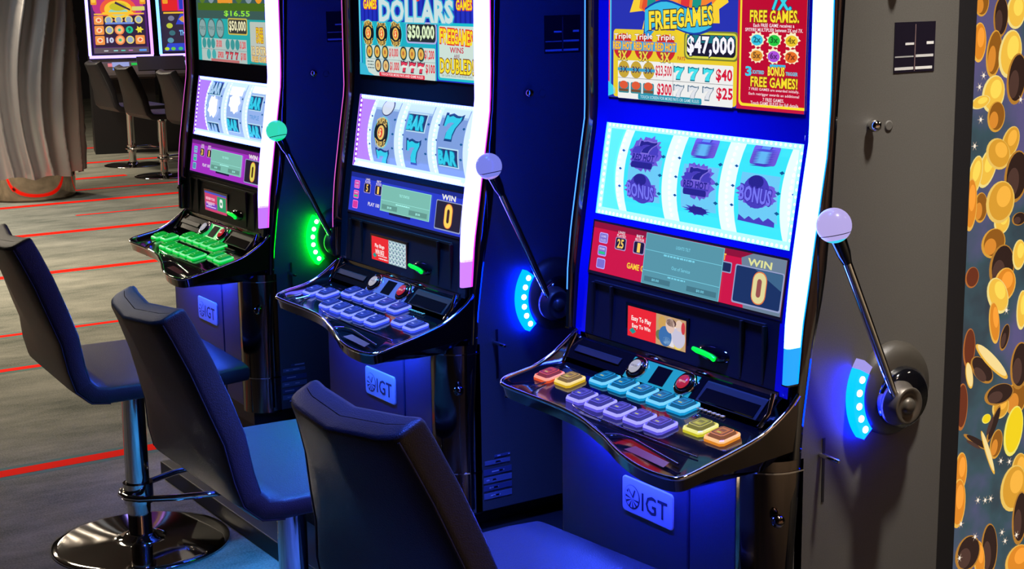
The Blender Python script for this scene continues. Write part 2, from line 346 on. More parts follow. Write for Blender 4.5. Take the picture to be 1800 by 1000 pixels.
        A.text('12 EXTRA', .222, 1.412, .125, .022, (235, 215, 150), 8, .03, (.08, (150, 100, 60))); A.text('FREE GAMES', .222, 1.387, .12, .016, (235, 200, 120), 8, .03, (.08, (150, 100, 60)))
    return A
def low_art(kind):
    A = Art(); X0, X1, Z0, Z1 = -.285, .288, 1.016, 1.116
    grey = (88, 150, 165) if kind == 3 else (125, 190, 175)
    bg = {3: (205, 20, 60), 2: (45, 60, 205), 1: (165, 50, 195)}[kind]
    A.rect(X0, Z0, X1, Z1, bg, 0); A.rect(X0, Z1-.012, X1, Z1, tuple(int(v*.7) for v in bg), 1)
    bc = {3: (125, 110, 205), 2: (215, 60, 160), 1: (80, 150, 175)}[kind]
    for k in range(3):
        A.rrect(-.263, 1.0855-.026*k-.010, -.234, 1.0855-.026*k+.011, .004, tuple(min(255, v+60) for v in bc), 1); A.rrect(-.261, 1.0855-.026*k-.008, -.236, 1.0855-.026*k+.009, .003, bc, 2)
    A.text('GAME', -.2485, 1.0895, .018, .005, (200, 190, 240), 3); A.text('RULES', -.2485, 1.0815, .018, .005, (200, 190, 240), 3); A.rrect(-.259, 1.0535, -.238, 1.0585, .002, (40, 200, 130), 3)
    A.text('SOUND', -.2485, 1.064, .018, .004, (230, 220, 250), 3)
    for cx, t, w, cap in ((-.19, {3: '25', 2: '5', 1: '20'}[kind], {3: .020, 2: .009, 1: .016}[kind], 'LINES PLAYED'), (-.13, '1', .006, 'BET MULTIPLIER')):
        A.rrect(cx-.018, 1.069, cx+.018, 1.094, .004, (170, 150, 200), 2); A.rrect(cx-.016, 1.071, cx+.016, 1.093, .004, (28, 22, 50), 3); A.text(t, cx, 1.082, w, .017, (255, 205, 90), 5, .03)
        A.text(cap.split()[0], cx, 1.104, .022, .005, (235, 220, 230), 3); A.text(cap.split()[1], cx, 1.0975, .028, .005, (235, 220, 230), 3)
    if kind == 3: A.text('GAME OVER', -.12, 1.043, .082, .011, (250, 210, 40), 3, .03)
    else: A.text('PLAY 100 CREDITS', -.115, 1.043, .125, .009, (235, 230, 240), 3, .02)
    # win meter
    A.text('WIN', .221, 1.1005, .062, .012, (225, 225, 150) if kind == 3 else (240, 240, 230), 6, .03)
    A.rrect(.157 if kind == 3 else .165, 1.022, .287, 1.092, .004, (150, 160, 200), 3); A.rrect(.160 if kind == 3 else .168, 1.025, .284, 1.090, .004, (28, 50, 95) if kind == 3 else (40, 32, 50), 4)
    if kind == 3:
        A.poly([(.19, Z0), (.288, Z0), (.288, Z1), (.20, Z1), (.17, 1.105)], (110, 130, 150), 2); A.poly([(.21, 1.0895), (.2835, 1.06), (.2835, 1.0895)], (62, 100, 135), 5)
        A.text('ET', .122, 1.1, .012, .011, (255, 200, 60), 3, .03); A.rrect(.118, 1.072, .147, 1.092, .003, (150, 160, 200), 2); A.rrect(.12, 1.074, .145, 1.09, .003, (30, 40, 80), 3)
    c0 = (225, 215, 150) if kind == 3 else ((255, 215, 90) if kind == 2 else (225, 215, 90))
    zw = .017
    A.rrect(.2265-zw-.002, 1.028, .2265+zw+.002, 1.087, .017, (225, 120, 60), 6); A.rrect(.2265-zw, 1.030, .2265+zw, 1.085, .0155, c0, 7); A.rrect(.2205, 1.041, .2325, 1.074, .0055, (150, 80, 70) if kind == 3 else (70, 40, 30), 8)
    # tilt message box
    a, b, c, d = (-.107, 1.0165, .122, 1.1155) if kind == 3 else (-.107, 1.034, .139, 1.099)
    A.rect(a-.002, c and b-.0, c+.002, d, tuple(min(255, int(v*1.25)) for v in grey), 9); A.rect(a, b+.001, c, d-.001, grey, 10)
    dk = tuple(int(v*.8) for v in grey); lt = tuple(min(255, int(v*1.4)) for v in grey)
    H = d-b
    if kind == 3:
        A.text('LIGHTS TILT', .007, 1.098, .042, .006, lt, 11, .01); A.rect(a, 1.0825, c, 1.0835, lt, 11); A.lines(-.05, .055, 1.077, 1, 0, .0035, lt, 11)
        A.text('Out of Service', .007, 1.058, .055, .0065, lt, 11, .01); A.rect(a, 1.0425, c, 1.0435, lt, 11); A.lines(-.03, .03, 1.037, 1, 0, .003, lt, 11)
        A.rect(-.1, 1.022, -.02, 1.032, dk, 11); A.rect(.03, 1.022, .116, 1.032, dk, 11); A.text('$0.00', -.065, 1.027, .022, .005, lt, 12); A.text('$0.00', .07, 1.027, .022, .005, lt, 12)
    else:
        A.text('TILT STATUS', .01, b+H*.72, .05, .006, lt, 11, .01); A.rect(a, b+H*.42, c, b+H*.43, lt, 11); A.lines(-.03, .05, b+H*.33, 1, 0, .003, lt, 11)
        A.rect(-.1, b+H*.08, -.02, b+H*.27, dk, 11); A.rect(.04, b+H*.08, .13, b+H*.27, dk, 11); A.text('$0.00', -.06, b+H*.17, .022, .006, lt, 12); A.text('$0.00', .085, b+H*.17, .022, .006, lt, 12)
        A.rrect(-.06, b-.006, .05, b+.004, .002, (30, 25, 60), 8)
    return A
def player_art(kind):
    A = Art(); x0, x1, z0, z1 = -.144, .038, .904, .965; xm = x0+(x1-x0)*.5
    if kind == 1:
        A.rect(x0, z0, x1, z1, (205, 60, 110), 0); A.rect(x0, z1-.006, x1, z1, (60, 80, 190), 1); A.rect(x0+.006, z0+.008, xm+.012, z0+.026, (120, 60, 190), 1)
        A.rect(xm+.014, z0+.008, x1-.004, z1-.008, (30, 150, 100), 1); A.rrect(xm+.035, z0+.02, xm+.06, z1-.014, .008, (235, 240, 235), 2); A.rect(xm+.041, z0+.028, xm+.054, z1-.024, (60, 150, 110), 3)
        A.text('REDEEM YOUR', x0+.048, z1-.022, .075, .008, (245, 200, 215), 2, .03); A.text('WINNINGS', x0+.048, z1-.036, .07, .008, (245, 200, 215), 2, .03); A.text('NOW', x0+.045, z0+.02, .03, .006, (240, 230, 250), 2)
        A.lines(x0+.012, xm+.01, z0+.012, 1, 0, .003, (230, 220, 250), 2)
        return A
    A.rect(x0, z0, x1, z1, (235, 38, 40), 0)
    tx = ('Easy To Play', 'Easy To Win') if kind == 3 else ('Play Bingo', 'WIN BIG!')
    A.text(tx[0], x0+.044, z1-.024, .062 if kind == 3 else .05, .012, (255, 245, 240), 2, .025); A.text(tx[1], x0+.044, z1-.0385, .058 if kind == 3 else .046, .010 if kind == 3 else .012, (255, 245, 240), 2, .025)
    A.poly([(x0+.006, z0+.012), (x0+.017, z0+.006), (x0+.028, z0+.012), (x0+.017, z0+.019)], (30, 150, 140), 2)
    if kind == 2: A.lines(x0+.034, xm-.004, z0+.012, 2, .007, .003, (255, 220, 220), 2)
    if kind == 3:
        A.rect(xm, z0, x1, z1, (196, 160, 110), 1); q = random.Random(11)
        for cx, cz, rx, rz, c in ((.02, .045, .012, .014, (205, 160, 80)), (.03, .02, .02, .02, (60, 110, 170)), (.045, .044, .014, .015, (225, 195, 180)), (.048, .05, .015, .008, (90, 60, 50)), (.05, .018, .022, .02, (225, 220, 225)), (.012, .02, .012, .01, (110, 120, 70)),
                                   (.072, .048, .011, .011, (230, 200, 180)), (.075, .024, .02, .02, (200, 195, 215)), (.068, .008, .012, .008, (235, 210, 90)), (.035, .008, .012, .012, (120, 160, 200)), (.085, .045, .006, .012, (205, 60, 60)), (.058, .036, .01, .008, (245, 235, 230))):
            A.ell(min(xm+cx, x1-rx-.001), max(z0+cz, z0+rz+.0005), rx, min(rz, cz), c, 2+int(cx*100) % 5)
    else:
        A.rect(xm, z0, x1, z1, (130, 165, 175), 1)
        for i in range(5):
            for j in range(5):
                cx = xm+.01+i*.0175; cz = z0+.007+j*.0118; A.ell(cx, cz, .0086, .0056, (205, 225, 228), 2); A.ell(cx-.001, cz+.001, .0045, .003, (110, 135, 160), 3)
    return A
REELC = (-.163, .007, .174); RW = .061
def reel_art(kind, i):                                       # v = height on the reel, centre 1.226
    A = Art(); z0, z1 = 1.12, 1.33
    if kind == 3:
        base = (60, 232, 250); dk = (72, 62, 190); md = (110, 90, 215); dd = (40, 35, 140); A.rect(-RW, z0, RW, z1, (base[0], base[1], base[2], 1.0), 0)
        A.rect(-RW+.014, z0+.05, RW-.005, z1-.075, (110, 205, 248), 1)
        def hot(cz, flip):
            A.star(0, cz, .05, .034, .90, 23, md, 2, i+flip, .13); A.star(0, cz, .043, .028, .92, 21, dk, 3, i+9, .08)
            coin7(A, .004, cz+.014, .052, .022, dd, (130, 115, 225), 4); A.rect(-.036, cz-.012, .04, cz+.001, md, 6); A.text('RED HOT', .002, cz-.006, .068, .012, dd, 7, .04); A.rrect(-.034, cz-.027, .034, cz-.015, .004, dd, 6)
        def bonus(cz):
            A.star(0, cz-.004, .053, .025, .9, 21, md, 2, i+3, .13); A.ell(0, cz-.001, .036, .03, dk, 3); A.ell(-.002, cz+.017, .02, .012, dd, 4)
            A.text('BONUS', .002, cz-.006, .084, .026, (120, 120, 245), 5, .03, (.08, (62, 50, 175)), rot=-3)
        def seven(cz):
            A.rrect(-.035, cz-.014, .035, cz+.02, .006, md, 2); coin7(A, .002, cz+.03, .058, .05, (95, 150, 240), dk, 3); A.poly([(-.03, cz-.016), (.012, cz-.016), (.032, cz+.014), (-.01, cz+.014)], dk, 5); A.poly([(-.022, cz-.011), (.008, cz-.011), (.022, cz+.010), (-.006, cz+.010)], (100, 185, 245), 6)
        if i == 0: hot(1.262, 0); bonus(1.195)
        elif i == 1: seven(1.285); hot(1.226, 1); A.star(0, 1.170, .046, .010, .6, 11, dk, 2, 4); A.ell(.005, 1.17, .026, .008, dd, 3)
        else: seven(1.285); bonus(1.224); A.poly([(-.05, 1.166), (-.046, 1.178), (-.03, 1.170), (-.018, 1.177), (-.005, 1.171), (.01, 1.178), (.02, 1.171), (.034, 1.179), (.05, 1.172), (.048, 1.163)], dk, 2)
    else:
        base = (128, 160, 222) if kind == 2 else (150, 180, 238); A.rect(-RW, z0, RW, z1, base, 0)
        A.rect(-RW, 1.287, RW, z1, (205, 235, 252), 1) ; A.rect(-RW, 1.282, RW, 1.287, (165, 200, 240), 1)
        cyn = (50, 205, 235)
        def bar(cz, c=cyn):
            A.rect(-.047, cz-.023, .047, cz+.023, (190, 225, 245), 2); A.rect(-.044, cz-.020, .044, cz+.020, (40, 50, 110), 3); A.text('BAR', 0, cz, .078, .03, c, 5, .06, (.11, (20, 110, 150)))
        if kind == 2:
            if i == 0:
                A.ell(.004, 1.29, .032, .022, (60, 70, 110), 2); A.ell(.004, 1.29, .028, .019, (215, 225, 240), 3)
                chip(A, 0, 1.226, .037, (110, 200, 220), (235, 200, 110), (225, 50, 50), 3); coin7(A, .004, 1.155, .06, .05, cyn, (30, 60, 130), 3)
            elif i == 1: bar(1.262); coin7(A, .0, 1.190, .062, .054, cyn, (30, 70, 130), 3)
            else: coin7(A, .002, 1.262, .07, .054, cyn, (30, 70, 130), 3); bar(1.190)
        else:
            wt = (1.0, 1.0, 1.0); W2 = em((1, 1, 1), 1.6, raw=True)
            if i == 0: bar(1.284, (170, 205, 240)); A.star(0, 1.226, .04, .036, .85, 9, W2, 3, 1); bar(1.155, (150, 190, 235))
            elif i == 1: A.rect(-.05, 1.27, .05, 1.295, W2, 3); A.star(.004, 1.250, .042, .034, .85, 9, W2, 4, 2); bar(1.180)
            else: A.rect(-.05, 1.285, .05, 1.31, W2, 3); bar(1.256); A.text('TRIPLE', 0, 1.214, .07, .012, (90, 150, 215), 3); bar(1.172)
    return A

# ------------------------------------------------------------------ the machine
def slot_machine(kind, loc, rz, label):
    R_ = thing('slot_machine', label, 'slot machine', loc, rz, 'slot machines standing in the row')
    # cabinet shell
    m = MB(); prof = [(.087, .35), (.087, 1.95)]+[(ysp(z)+.0, z) for z in zz(1.95, .35, 24)]
    m.prism_x([(.087, .351), (.087, 1.949), (-.13, 1.949), (-.13, 1.36), (-.13, .351)], -.3195, .3195, matte); m.build('cabinet', R_)
    for sx in (-1, 1): m = MB(); m.prism_x(prof, min(sx*.3196, sx*.335), max(sx*.3196, sx*.335), panelm); m.build('side_panel', R_)
    m = MB(); m.box(-.335, .335, .0872, .135, .301, 1.97, matte); m.build('back_rail', R_)
    if kind == 3: m = MB(); m.box(.285, .298, .1352, .166, 1.355, 1.478, steel); m.build('door_hinge', R_, bevel=.001)
    # trim between the side panel and the light
    m = MB()
    for sx in (-1, 1):
        P = []
        for z in zz(1.95, .36, 30):
            yb = ysp(z); yfz = min(yf(z)+.012, yb-.012); x1 = sx*.334; x0 = sx*.318
            P.append([(x0, yb+.004, z), (x1+sx*.0012, yb+.004, z), (x1+sx*.0012, yb-.002, z), (x1, yfz, z), (x0, yfz-.004, z)])
        m.grid(P, gloss)
    m.build('side_trim', R_)
    # bezel: glass face with openings
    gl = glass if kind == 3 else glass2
    m = MB()
    def face(x0, x1, z0, z1, mt, off=0):
        n = max(1, int((z1-z0)/.03)); P = [[(x0, yf(z)+off, z), (x1, yf(z)+off, z)] for z in zz(z0, z1, n)]; m.grid(P, mt, True)
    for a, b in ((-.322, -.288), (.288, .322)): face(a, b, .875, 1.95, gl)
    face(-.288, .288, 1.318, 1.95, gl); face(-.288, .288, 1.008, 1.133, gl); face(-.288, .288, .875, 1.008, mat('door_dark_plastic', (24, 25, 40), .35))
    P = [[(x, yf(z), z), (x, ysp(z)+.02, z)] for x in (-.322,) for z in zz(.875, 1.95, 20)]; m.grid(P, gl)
    m.build('glass_bezel', R_)
    # top screen
    m = MB(); top_art(kind).put(m, lambda u, v, l: (u, yf(v)-.0012-l, v), clip=(-.286, 1.3695, .286, 1.80)); m.build('top_screen', R_)
    # reel window housing (open box)
    side = {3: ((150, 240, 250), (60, 225, 250)), 2: ((205, 225, 250), (175, 90, 235)), 1: ((205, 225, 252), (170, 90, 235))}[kind]
    mw = MB(); zb, zt = 1.133, 1.318
    wallc = {3: em((.12, .9, 5.0), 1.2, raw=True), 2: em((.52, .85, 4.0), 1.15, raw=True), 1: em((.52, .8, 3.5), 1.15, raw=True)}[kind]
    lw = {3: em((.1, .75, 1.0), 1.2, raw=True), 2: em((.42, .20, .85), 1.2, raw=True), 1: em((.38, .18, .85), 1.2, raw=True)}[kind]
    RC = .20; 
    def arc(z, r):                                                # y on a reel of radius r at height z
        yc = yf(1.226)+.012+.20; dz = z-1.226; tz = -dz*.15
        return yc-math.sqrt(max(r*r-dz*dz, 0))+dz*.155
    P = [[(x, arc(z, .178), z) for x in (-.288, .288)] for z in zz(zb-.004, zt+.004, 20)]; mw.grid(P, wallc)
    for x in (-.288, .288):
        P = [[(x, yf(z)-.0005, z), (x, arc(z, .178)+.002, z)] for z in zz(zb, zt, 12)]; mw.grid(P, lw)
    for z in (zb, zt):
        P = [[(x, yf(z)-.0005, z), (x, arc(z, .178)+.002, z)] for x in (-.288, .288)]; mw.grid(P, wallc)
    mw.build('reel_housing', R_)
    # glowing border and LED dots of the window
    led = {3: em((1.6, 2.4, 2.6), 1.6, raw=True), 2: em((2.0, 2.2, 2.6), 1.5, raw=True), 1: em((1.8, 2.0, 2.6), 1.5, raw=True)}[kind]
    edge = {3: em((.02, .55, 1.0), 1.1, raw=True), 2: em((.45, .10, .95), 1.0, raw=True), 1: em((.35, .12, .95), 1.0, raw=True)}[kind]
    bd = {3: em((.50, 1.1, 9.0), 1.0, raw=True), 2: em((.66, .9, 6.0), 1.1, raw=True), 1: em((.60, .86, 5.0), 1.1, raw=True)}[kind]
    m = MB()
    def quad(x0, x1, z0, z1, mt, off): m.add([(x0, yf(z0)+off, z0), (x1, yf(z0)+off, z0), (x1, yf(z1)+off, z1), (x0, yf(z1)+off, z1)], [(0, 1, 2, 3)], mt)
    quad(-.289, .289, 1.307, 1.3185, bd, .002); quad(-.289, .289, 1.1325, 1.147 if kind == 3 else 1.152, bd, .002)
    quad(-.289, -.272, 1.147, 1.307, bd if kind == 3 else edge, .002); quad(.276, .289, 1.147, 1.307, bd, .002)
    if kind != 3: quad(-.2895, -.278, 1.134, 1.317, em((.25, .06, .75), 1.0, raw=True), .0012); quad(-.26, .26, 1.136, 1.146, em((1, 1, 1), 1.5, raw=True), .0012)
    def dot(x, z, r, off=.0008):
        m.add([(x+r*math.cos(2*PI*k/8), yf(z+r*math.sin(2*PI*k/8))+off, z+r*math.sin(2*PI*k/8)) for k in range(8)], [tuple(range(8))], led)
    for k in range(46): x = -.278+.556*k/45; dot(x, 1.3135, .0028); dot(x, 1.1375, .0032)
    for k in range(13): z = 1.150+.152*k/12; dot(-.2775, z, .0036, .0006 if kind != 3 else .0008); dot(.284, z, .0026)
    m.build('window_lights', R_)
    # lit dividers with bulbs running down between the reels
    dv = {3: em((.75, 1.0, 3.0), 1.1, raw=True), 2: em((.62, .86, 2.0), 1.1, raw=True), 1: em((.62, .84, 2.0), 1.1, raw=True)}[kind]; dv2 = {3: em((.35, .9, 1.6), 1.0, raw=True), 2: em((.45, .55, .95), 1.0, raw=True), 1: em((.5, .6, .98), 1.0, raw=True)}[kind]
    for gx, w in ((-.252, .030), (-.078, .040), (.090, .038), (.256, .032)):
        m = MB()
        m.grid([[(gx-w/2, arc(z, .180), z), (gx-w/2, arc(z, .190), z)] for z in zz(1.136, 1.315, 14)], dv2)
        m.grid([[(gx-w/2, arc(z, .190), z), (gx+w/2, arc(z, .190), z)] for z in zz(1.136, 1.315, 14)], dv)
        m.grid([[(gx+w/2, arc(z, .180), z), (gx+w/2, arc(z, .190), z)] for z in zz(1.136, 1.315, 14)], dv2)
        for k in range(15):
            z = 1.148+.156*k/14; x = gx-w/2+.010; m.add([(x+.0032*math.cos(2*PI*q/8), arc(z+.0036*math.sin(2*PI*q/8), .1925), z+.0036*math.sin(2*PI*q/8)) for q in range(8)], [tuple(range(8))], led)
        if kind != 3 or True:
            for z in (1.262, 1.226, 1.190): x = gx+w/2-.012; m.add([(x-.006, arc(z, .1925), z), (x, arc(z, .1925), z+.003), (x+.006, arc(z, .1925), z), (x, arc(z, .1925), z-.003)], [(0, 1, 2, 3)], (20, 90, 140))
        m.build('reel_divider', R_)
    # reels: real drums
    for i, cx in enumerate(REELC):
        m = MB(); A = reel_art(kind, i)
        P = [[(cx-RW, arc(z, .2), z), (cx+RW, arc(z, .2), z)] for z in zz(1.125, 1.326, 24)]
        m.grid(P, {3: (70, 232, 250), 2: (128, 160, 222), 1: (150, 180, 238)}[kind])
        for sx in (-1, 1):
            P = [[(cx+sx*RW, arc(z, .2), z), (cx+sx*RW, arc(z, .18), z)] for z in zz(1.125, 1.326, 24)]; m.grid(P, em((.75, 1.0, 2.0), 1.1, raw=True) if kind == 3 else em((.66, .84, 1.2), 1.05, raw=True))
        for z in (1.262, 1.226, 1.190):
            for dx in (RW-.004,): A.poly([(dx-.007, z), (dx, z+.0035), (dx+.007, z), (dx, z-.0035)], (20, 90, 150), 2)
        B = Art()                                                 # cut long faces so the print bends with the drum
        for pts, fs, c, l in A.items:
            if len(fs) == 1 and len(pts) == 4 and abs(pts[0][1]-pts[1][1]) < 1e-6 and abs(pts[2][1]-pts[3][1]) < 1e-6 and abs(pts[0][1]-pts[2][1]) > .02:
                za, zc = pts[0][1], pts[2][1]; n = 10
                for k in range(n):
                    B.poly([(pts[0][0], za+(zc-za)*k/n), (pts[1][0], za+(zc-za)*k/n), (pts[2][0], za+(zc-za)*(k+1)/n), (pts[3][0], za+(zc-za)*(k+1)/n)], c, l)
            else: B.items.append((pts, fs, c, l))
        B.put(m, lambda u, v, l: (cx+u, arc(v, .2012+l), v), step=.0011); m.build('reel', R_)
    # lower screen
    m = MB(); m.add([(x, yf(z)-.0010, z) for x, z in ((-.29, 1.010), (.292, 1.010), (.292, 1.120), (-.29, 1.120))], [(0, 1, 2, 3)], (18, 14, 30))
    low_art(kind).put(m, lambda u, v, l: (u, yf(v)-.0014-l, v)); m.build('info_screen', R_)
    # bill acceptor panel with raised ribs
    m = MB(); m.box(-.3, .3, -.3025, -.29, .872, .884, dchrome)
    for x in (-.262, -.20, .195, .255): m.box(x-.003, x+.003, yf(.94)-.005, yf(.94)+.004, .888, .995, matte)
    m.box(-.262, .255, yf(.99)-.004, yf(.99)+.006, .992, .998, matte); m.build('front_door_panel', R_, bevel=.001)
    m = MB(); m.box(-.151, .045, -.2965, -.285, .898, .971, gloss)
    player_art(kind).put(m, lambda u, v, l: (u, -.2972-l-(v-.93)*-.02, v)); m.build('player_club_screen', R_)
    m = MB(); m.lathe([(.0001, .010), (.03, .009), (.042, .004), (.046, 0)], (.118, -.296, .9165), (0, -1, 0), gloss, 28); m.v = [(x, y, .9165+(z-.9165)*.36) for x, y, z in m.v]; bz = m.build('bill_slot', R_)
    m = MB(); m.tube([(.072, -.3075, .9205), (.085, -.3085, .919), (.105, -.3095, .918), (.125, -.3095, .9155), (.135, -.3085, .911)], [.004, .0052, .005, .005, .005], em((0, .85, .05), 1.2, raw=True)); m.build('green_light', bz)
    # service strip under the bill panel
    m = MB(); m.prism_x([(-.30, .876), (-.308, .872), (-.342, .836), (-.29, .826), (-.285, .876)], -.312, .312, gloss)
    m.prism_x([(-.320, .862), (-.323, .861), (-.333, .851), (-.330, .850)], -.28, -.13, matte); m.build('service_strip', R_, bevel=.001)
    m = MB(); m.tube([(-.31, -.331, .876), (.31, -.331, .876)], .0001, chrome, 6)
    def ny(z): return -.315+(.868-z)*-.5+.0
    glow = {3: em((.02, .45, .75), .7, raw=True), 2: em((.10, .2, .9), .8, raw=True), 1: em((.02, .6, .15), .9, raw=True)}[kind]
    m = MB(); m.prism_x([(-.310, .870), (-.312, .870), (-.344, .836), (-.342, .836)], -.100, .100, glow); m.prism_x([(-.312, .868), (-.3155, .868), (-.3425, .8395), (-.340, .8395)], -.022, .022, gloss); m.build('button_surround', R_)
    for cx, cc, t in ((-.072, (190, 188, 200), 'CASH OUT'), (.076, (190, 35, 45), 'SERVICE')):
        m = MB(); c0 = Vector((cx, -.3265, .853)); ax = Vector((0, -.73, .69)).normalized()
        m.lathe([(.0265, 0), (.0265, .005), (.023, .0075), (.0195, .006)], c0, ax, chrome, 32); m.lathe([(.0195, .0055), (.0190, .009), (.0145, .0105)], c0, ax, gloss, 32)
        m.lathe([(.0148, .0102), (.0145, .0125), (.0001, .0128)], c0, ax, em(cc, .8), 28)
        A = Art(); A.text(t, 0, 0, .019, .0038, (60, 60, 70) if cx < 0 else (240, 200, 200), 0, .02)
        u = Vector((1, 0, 0)); w = Vector((0, .69, .73)).normalized(); A.put(m, lambda a, b, l: c0+ax*.0134+u*a+w*b); m.build('round_button', R_)
    m = MB(); m.prism_x([(-.312, .870), (-.316, .868), (-.346, .837), (-.342, .836)], .125, .29, matte); m.prism_x([(-.316, .866), (-.318, .865), (-.3455, .8405), (-.343, .839)], .133, .282, gloss); m.build('ticket_slot', R_, bevel=.003)
    # light strips
    st = {3: (em((1.0, 2.6, 20.0), 1.0, raw=True), em((.0, .45, 1.6), 1.1, raw=True), em((.02, .40, 1.2), 1.0, raw=True)),
          2: (em((1.3, 1.2, 15.0), 1.0, raw=True), em((.9, .04, .95), 1.2, raw=True), em((.7, .25, 1.5), 1.0, raw=True)),
          1: (em((1.3, 1.2, 12.0), 1.0, raw=True), em((.85, .06, .95), 1.1, raw=True), em((.6, .2, 1.3), 1.0, raw=True))}[kind]
    for sx in (-1, 1):
        m = MB(); zs = zz(1.95, .985 if kind == 3 else .965, 34)+zz(.97, .905 if sx > 0 else .89, 4)
        P = []; Q = []; S = []
        for z in zs:
            k = min(1, max(.0, (z-.89)/.2)); y0 = yf(z)-.018-.010*k; y1 = min(yf(z)+.008+.004*k, ysp(z)-.014)
            xo = sx*.3365; xi = sx*.3215
            P.append([(xi+sx*.001, yf(z)+.004, z), (xi, y0+.005, z), (xi+sx*.003, y0+.001, z)]); Q.append([(xo-sx*.004, y0, z), (xo, y0+.005, z), (xo, y1-.003, z)]); S.append([(xi+sx*.003, y0+.001, z), (xo-sx*.004, y0, z)]); 
        e = len(zs)-5
        def part(L, a, b): return L[a:b+1]
        if sx > 0: m.grid(part(P, 0, e), st[1]); m.grid(part(Q, 0, e), st[0]); m.grid(part(S, 0, e), st[0])
        else:
            m.grid(part(P, 0, e), gloss); m.grid(part(Q, 0, e), {3: em((.0, .9, 34.0), 1, raw=True), 2: em((.2, .6, 26.0), 1, raw=True), 1: em((.2, .1, 5.0), 1, raw=True)}[kind])
            for pp, qq, mt in ((0, .55, gloss), (.55, 1, {3: em((.12, .55, 2.4), 1, raw=True), 2: em((.95, .15, .75), 1, raw=True), 1: em((.95, .15, .75), 1, raw=True)}[kind])):
                m.grid([[tuple(Vector(a).lerp(Vector(b), pp)), tuple(Vector(a).lerp(Vector(b), qq))] for a, b in part(S, 0, e)], mt)
        for L in (P, Q, S): m.grid(part(L, e, len(zs)-1), st[2] if sx > 0 else gloss)
        if sx > 0: P = [[(sx*.3365, min(yf(z)+.008+.004*min(1, max(0, (z-.89)/.2)), ysp(z)-.014)-.003, z), (sx*.3365, min(yf(z)+.008+.004*min(1, max(0, (z-.89)/.2)), ysp(z)-.014), z), (sx*.333, min(yf(z)+.010, ysp(z)-.012)+.003, z)] for z in zs]; m.grid(P, st[1])
        z = zs[-1]; m.box(min(sx*.3215, sx*.3365), max(sx*.3215, sx*.3365), yf(z)-.017, yf(z)+.008, z-.003, z, gloss)
        m.build('light_strip', R_)
    # ---- button deck
    rim = [(-.315, -.300, .885), (-.316, -.354, .846), (-.317, -.40, .824), (-.319, -.45, .813), (-.318, -.478, .807), (-.308, -.495, .803), (-.285, -.502, .801), (-.22, -.502, .800), (-.142, -.500, .7995), (-.06, -.503, .799), (0, -.511, .7975), (.05, -.523, .795), (.10, -.535, .792),
           (.15, -.551, .788), (.20, -.564, .785), (.25, -.570, .782), (.295, -.568, .7805), (.322, -.560, .780), (.335, -.543, .782), (.336, -.49, .793), (.337, -.417, .811), (.337, -.365, .828), (.337, -.312, .860), (.337, -.288, .884)]
    def cr(P, n=3):                                               # smooth the rim
        out = []
        for i in range(len(P)-1):
            p0, p1, p2, p3 = (Vector(P[max(i-1, 0)]), Vector(P[i]), Vector(P[i+1]), Vector(P[min(i+2, len(P)-1)]))
            for k in range(n):
                t = k/n; out.append(.5*((2*p1)+(p2-p0)*t+(2*p0-5*p1+4*p2-p3)*t*t+(3*p1-p0-3*p2+p3)*t**3))
        out.append(Vector(P[-1])); return out
    rm = cr(rim)
    m = MB()
    def surf(x, y): return interp([(-.57, .775), (-.50, .792), (-.46, .800), (-.33, .826), (-.28, .838)], y)
    cen = [(x*.93, max(y*.985+.004, -.6) if y < -.33 else -.318, 0) for x, y, z in rm]
    inner = []
    for (x, y, z) in rm: xx = max(-.300, min(.318, x)); yy = y+(.014 if y < -.48 else 0); inner.append(Vector((xx, yy, surf(xx, yy))))
    back = [Vector((max(-.30, min(.318, -.300+.618*i/(len(rm)-1))), -.318, surf(0, -.318))) for i in range(len(rm))]
    mids = []
    for t in (0, .35, .7, 1):
        mids.append([a.lerp(b, t) if True else a for a, b in zip(inner, back)])
    for row in mids:
        for p in row: p.z = surf(p.x, p.y)
    m.grid([rm]+mids, gloss)
    # skirt and underside
    bot = []
    for (x, y, z) in rm:
        if y < -.485: zb2 = z-.026; yb = y+.006
        else: zb2 = interp([(-.49, .767), (-.40, .772), (-.28, .782)], y); yb = y
        bot.append(Vector((x*.985, yb, zb2)))
    m.grid([bot, [p+Vector((0, 0, -.0)) for p in rm]], dchrome if True else gloss)
    und = [Vector((p.x*.93, min(p.y+.12, -.30) if p.y < -.45 else p.y, .748)) for p in bot]
    m.grid([und, bot], gloss); m.grid([[Vector((p.x, -.28, .748)) for p in und], und], gloss); m.build('button_deck', R_)
    m = MB(); m.tube(rm, .0042, chrome, 8); m.build('deck_rim', R_)
    m = MB(); m.tube([(-.10, -.462, .8035), (-.085, -.475, .8005), (-.02, -.482, .7985), (.10, -.485, .798), (.3, -.486, .798)], .0016, chrome, 6)
    m.tube([(.09, -.527, .795), (.11, -.512, .7965), (.15, -.508, .797), (.30, -.528, .793)], .0025, chrome, 6); m.tube([(-.245, -.47, .802), (-.235, -.425, .810)], .0015, chrome, 6)
    m.add([(.17, -.545, .7905), (.29, -.552, .7895), (.285, -.535, .7935), (.18, -.527, .795)], [(0, 1, 2, 3)], mat('palm_rest_inlay', (130, 60, 50), .2))
    for k in range(7): m.box(.13+.012*k, .138+.012*k, -.352, -.345, .8245, .8265, mat('gold_lettering', (190, 165, 110), .5))
    m.build('deck_inlay', R_)
    # deck buttons
    if kind == 3: bc = [(245, 90, 40), (235, 190, 30)]+[(20, 170, 240)]*5+[(110, 100, 255)]*5+[(225, 215, 40), (250, 150, 40)]
    elif kind == 2: bc = [(62, 84, 255)]*14
    else: bc = [(0, 205, 60)]*14
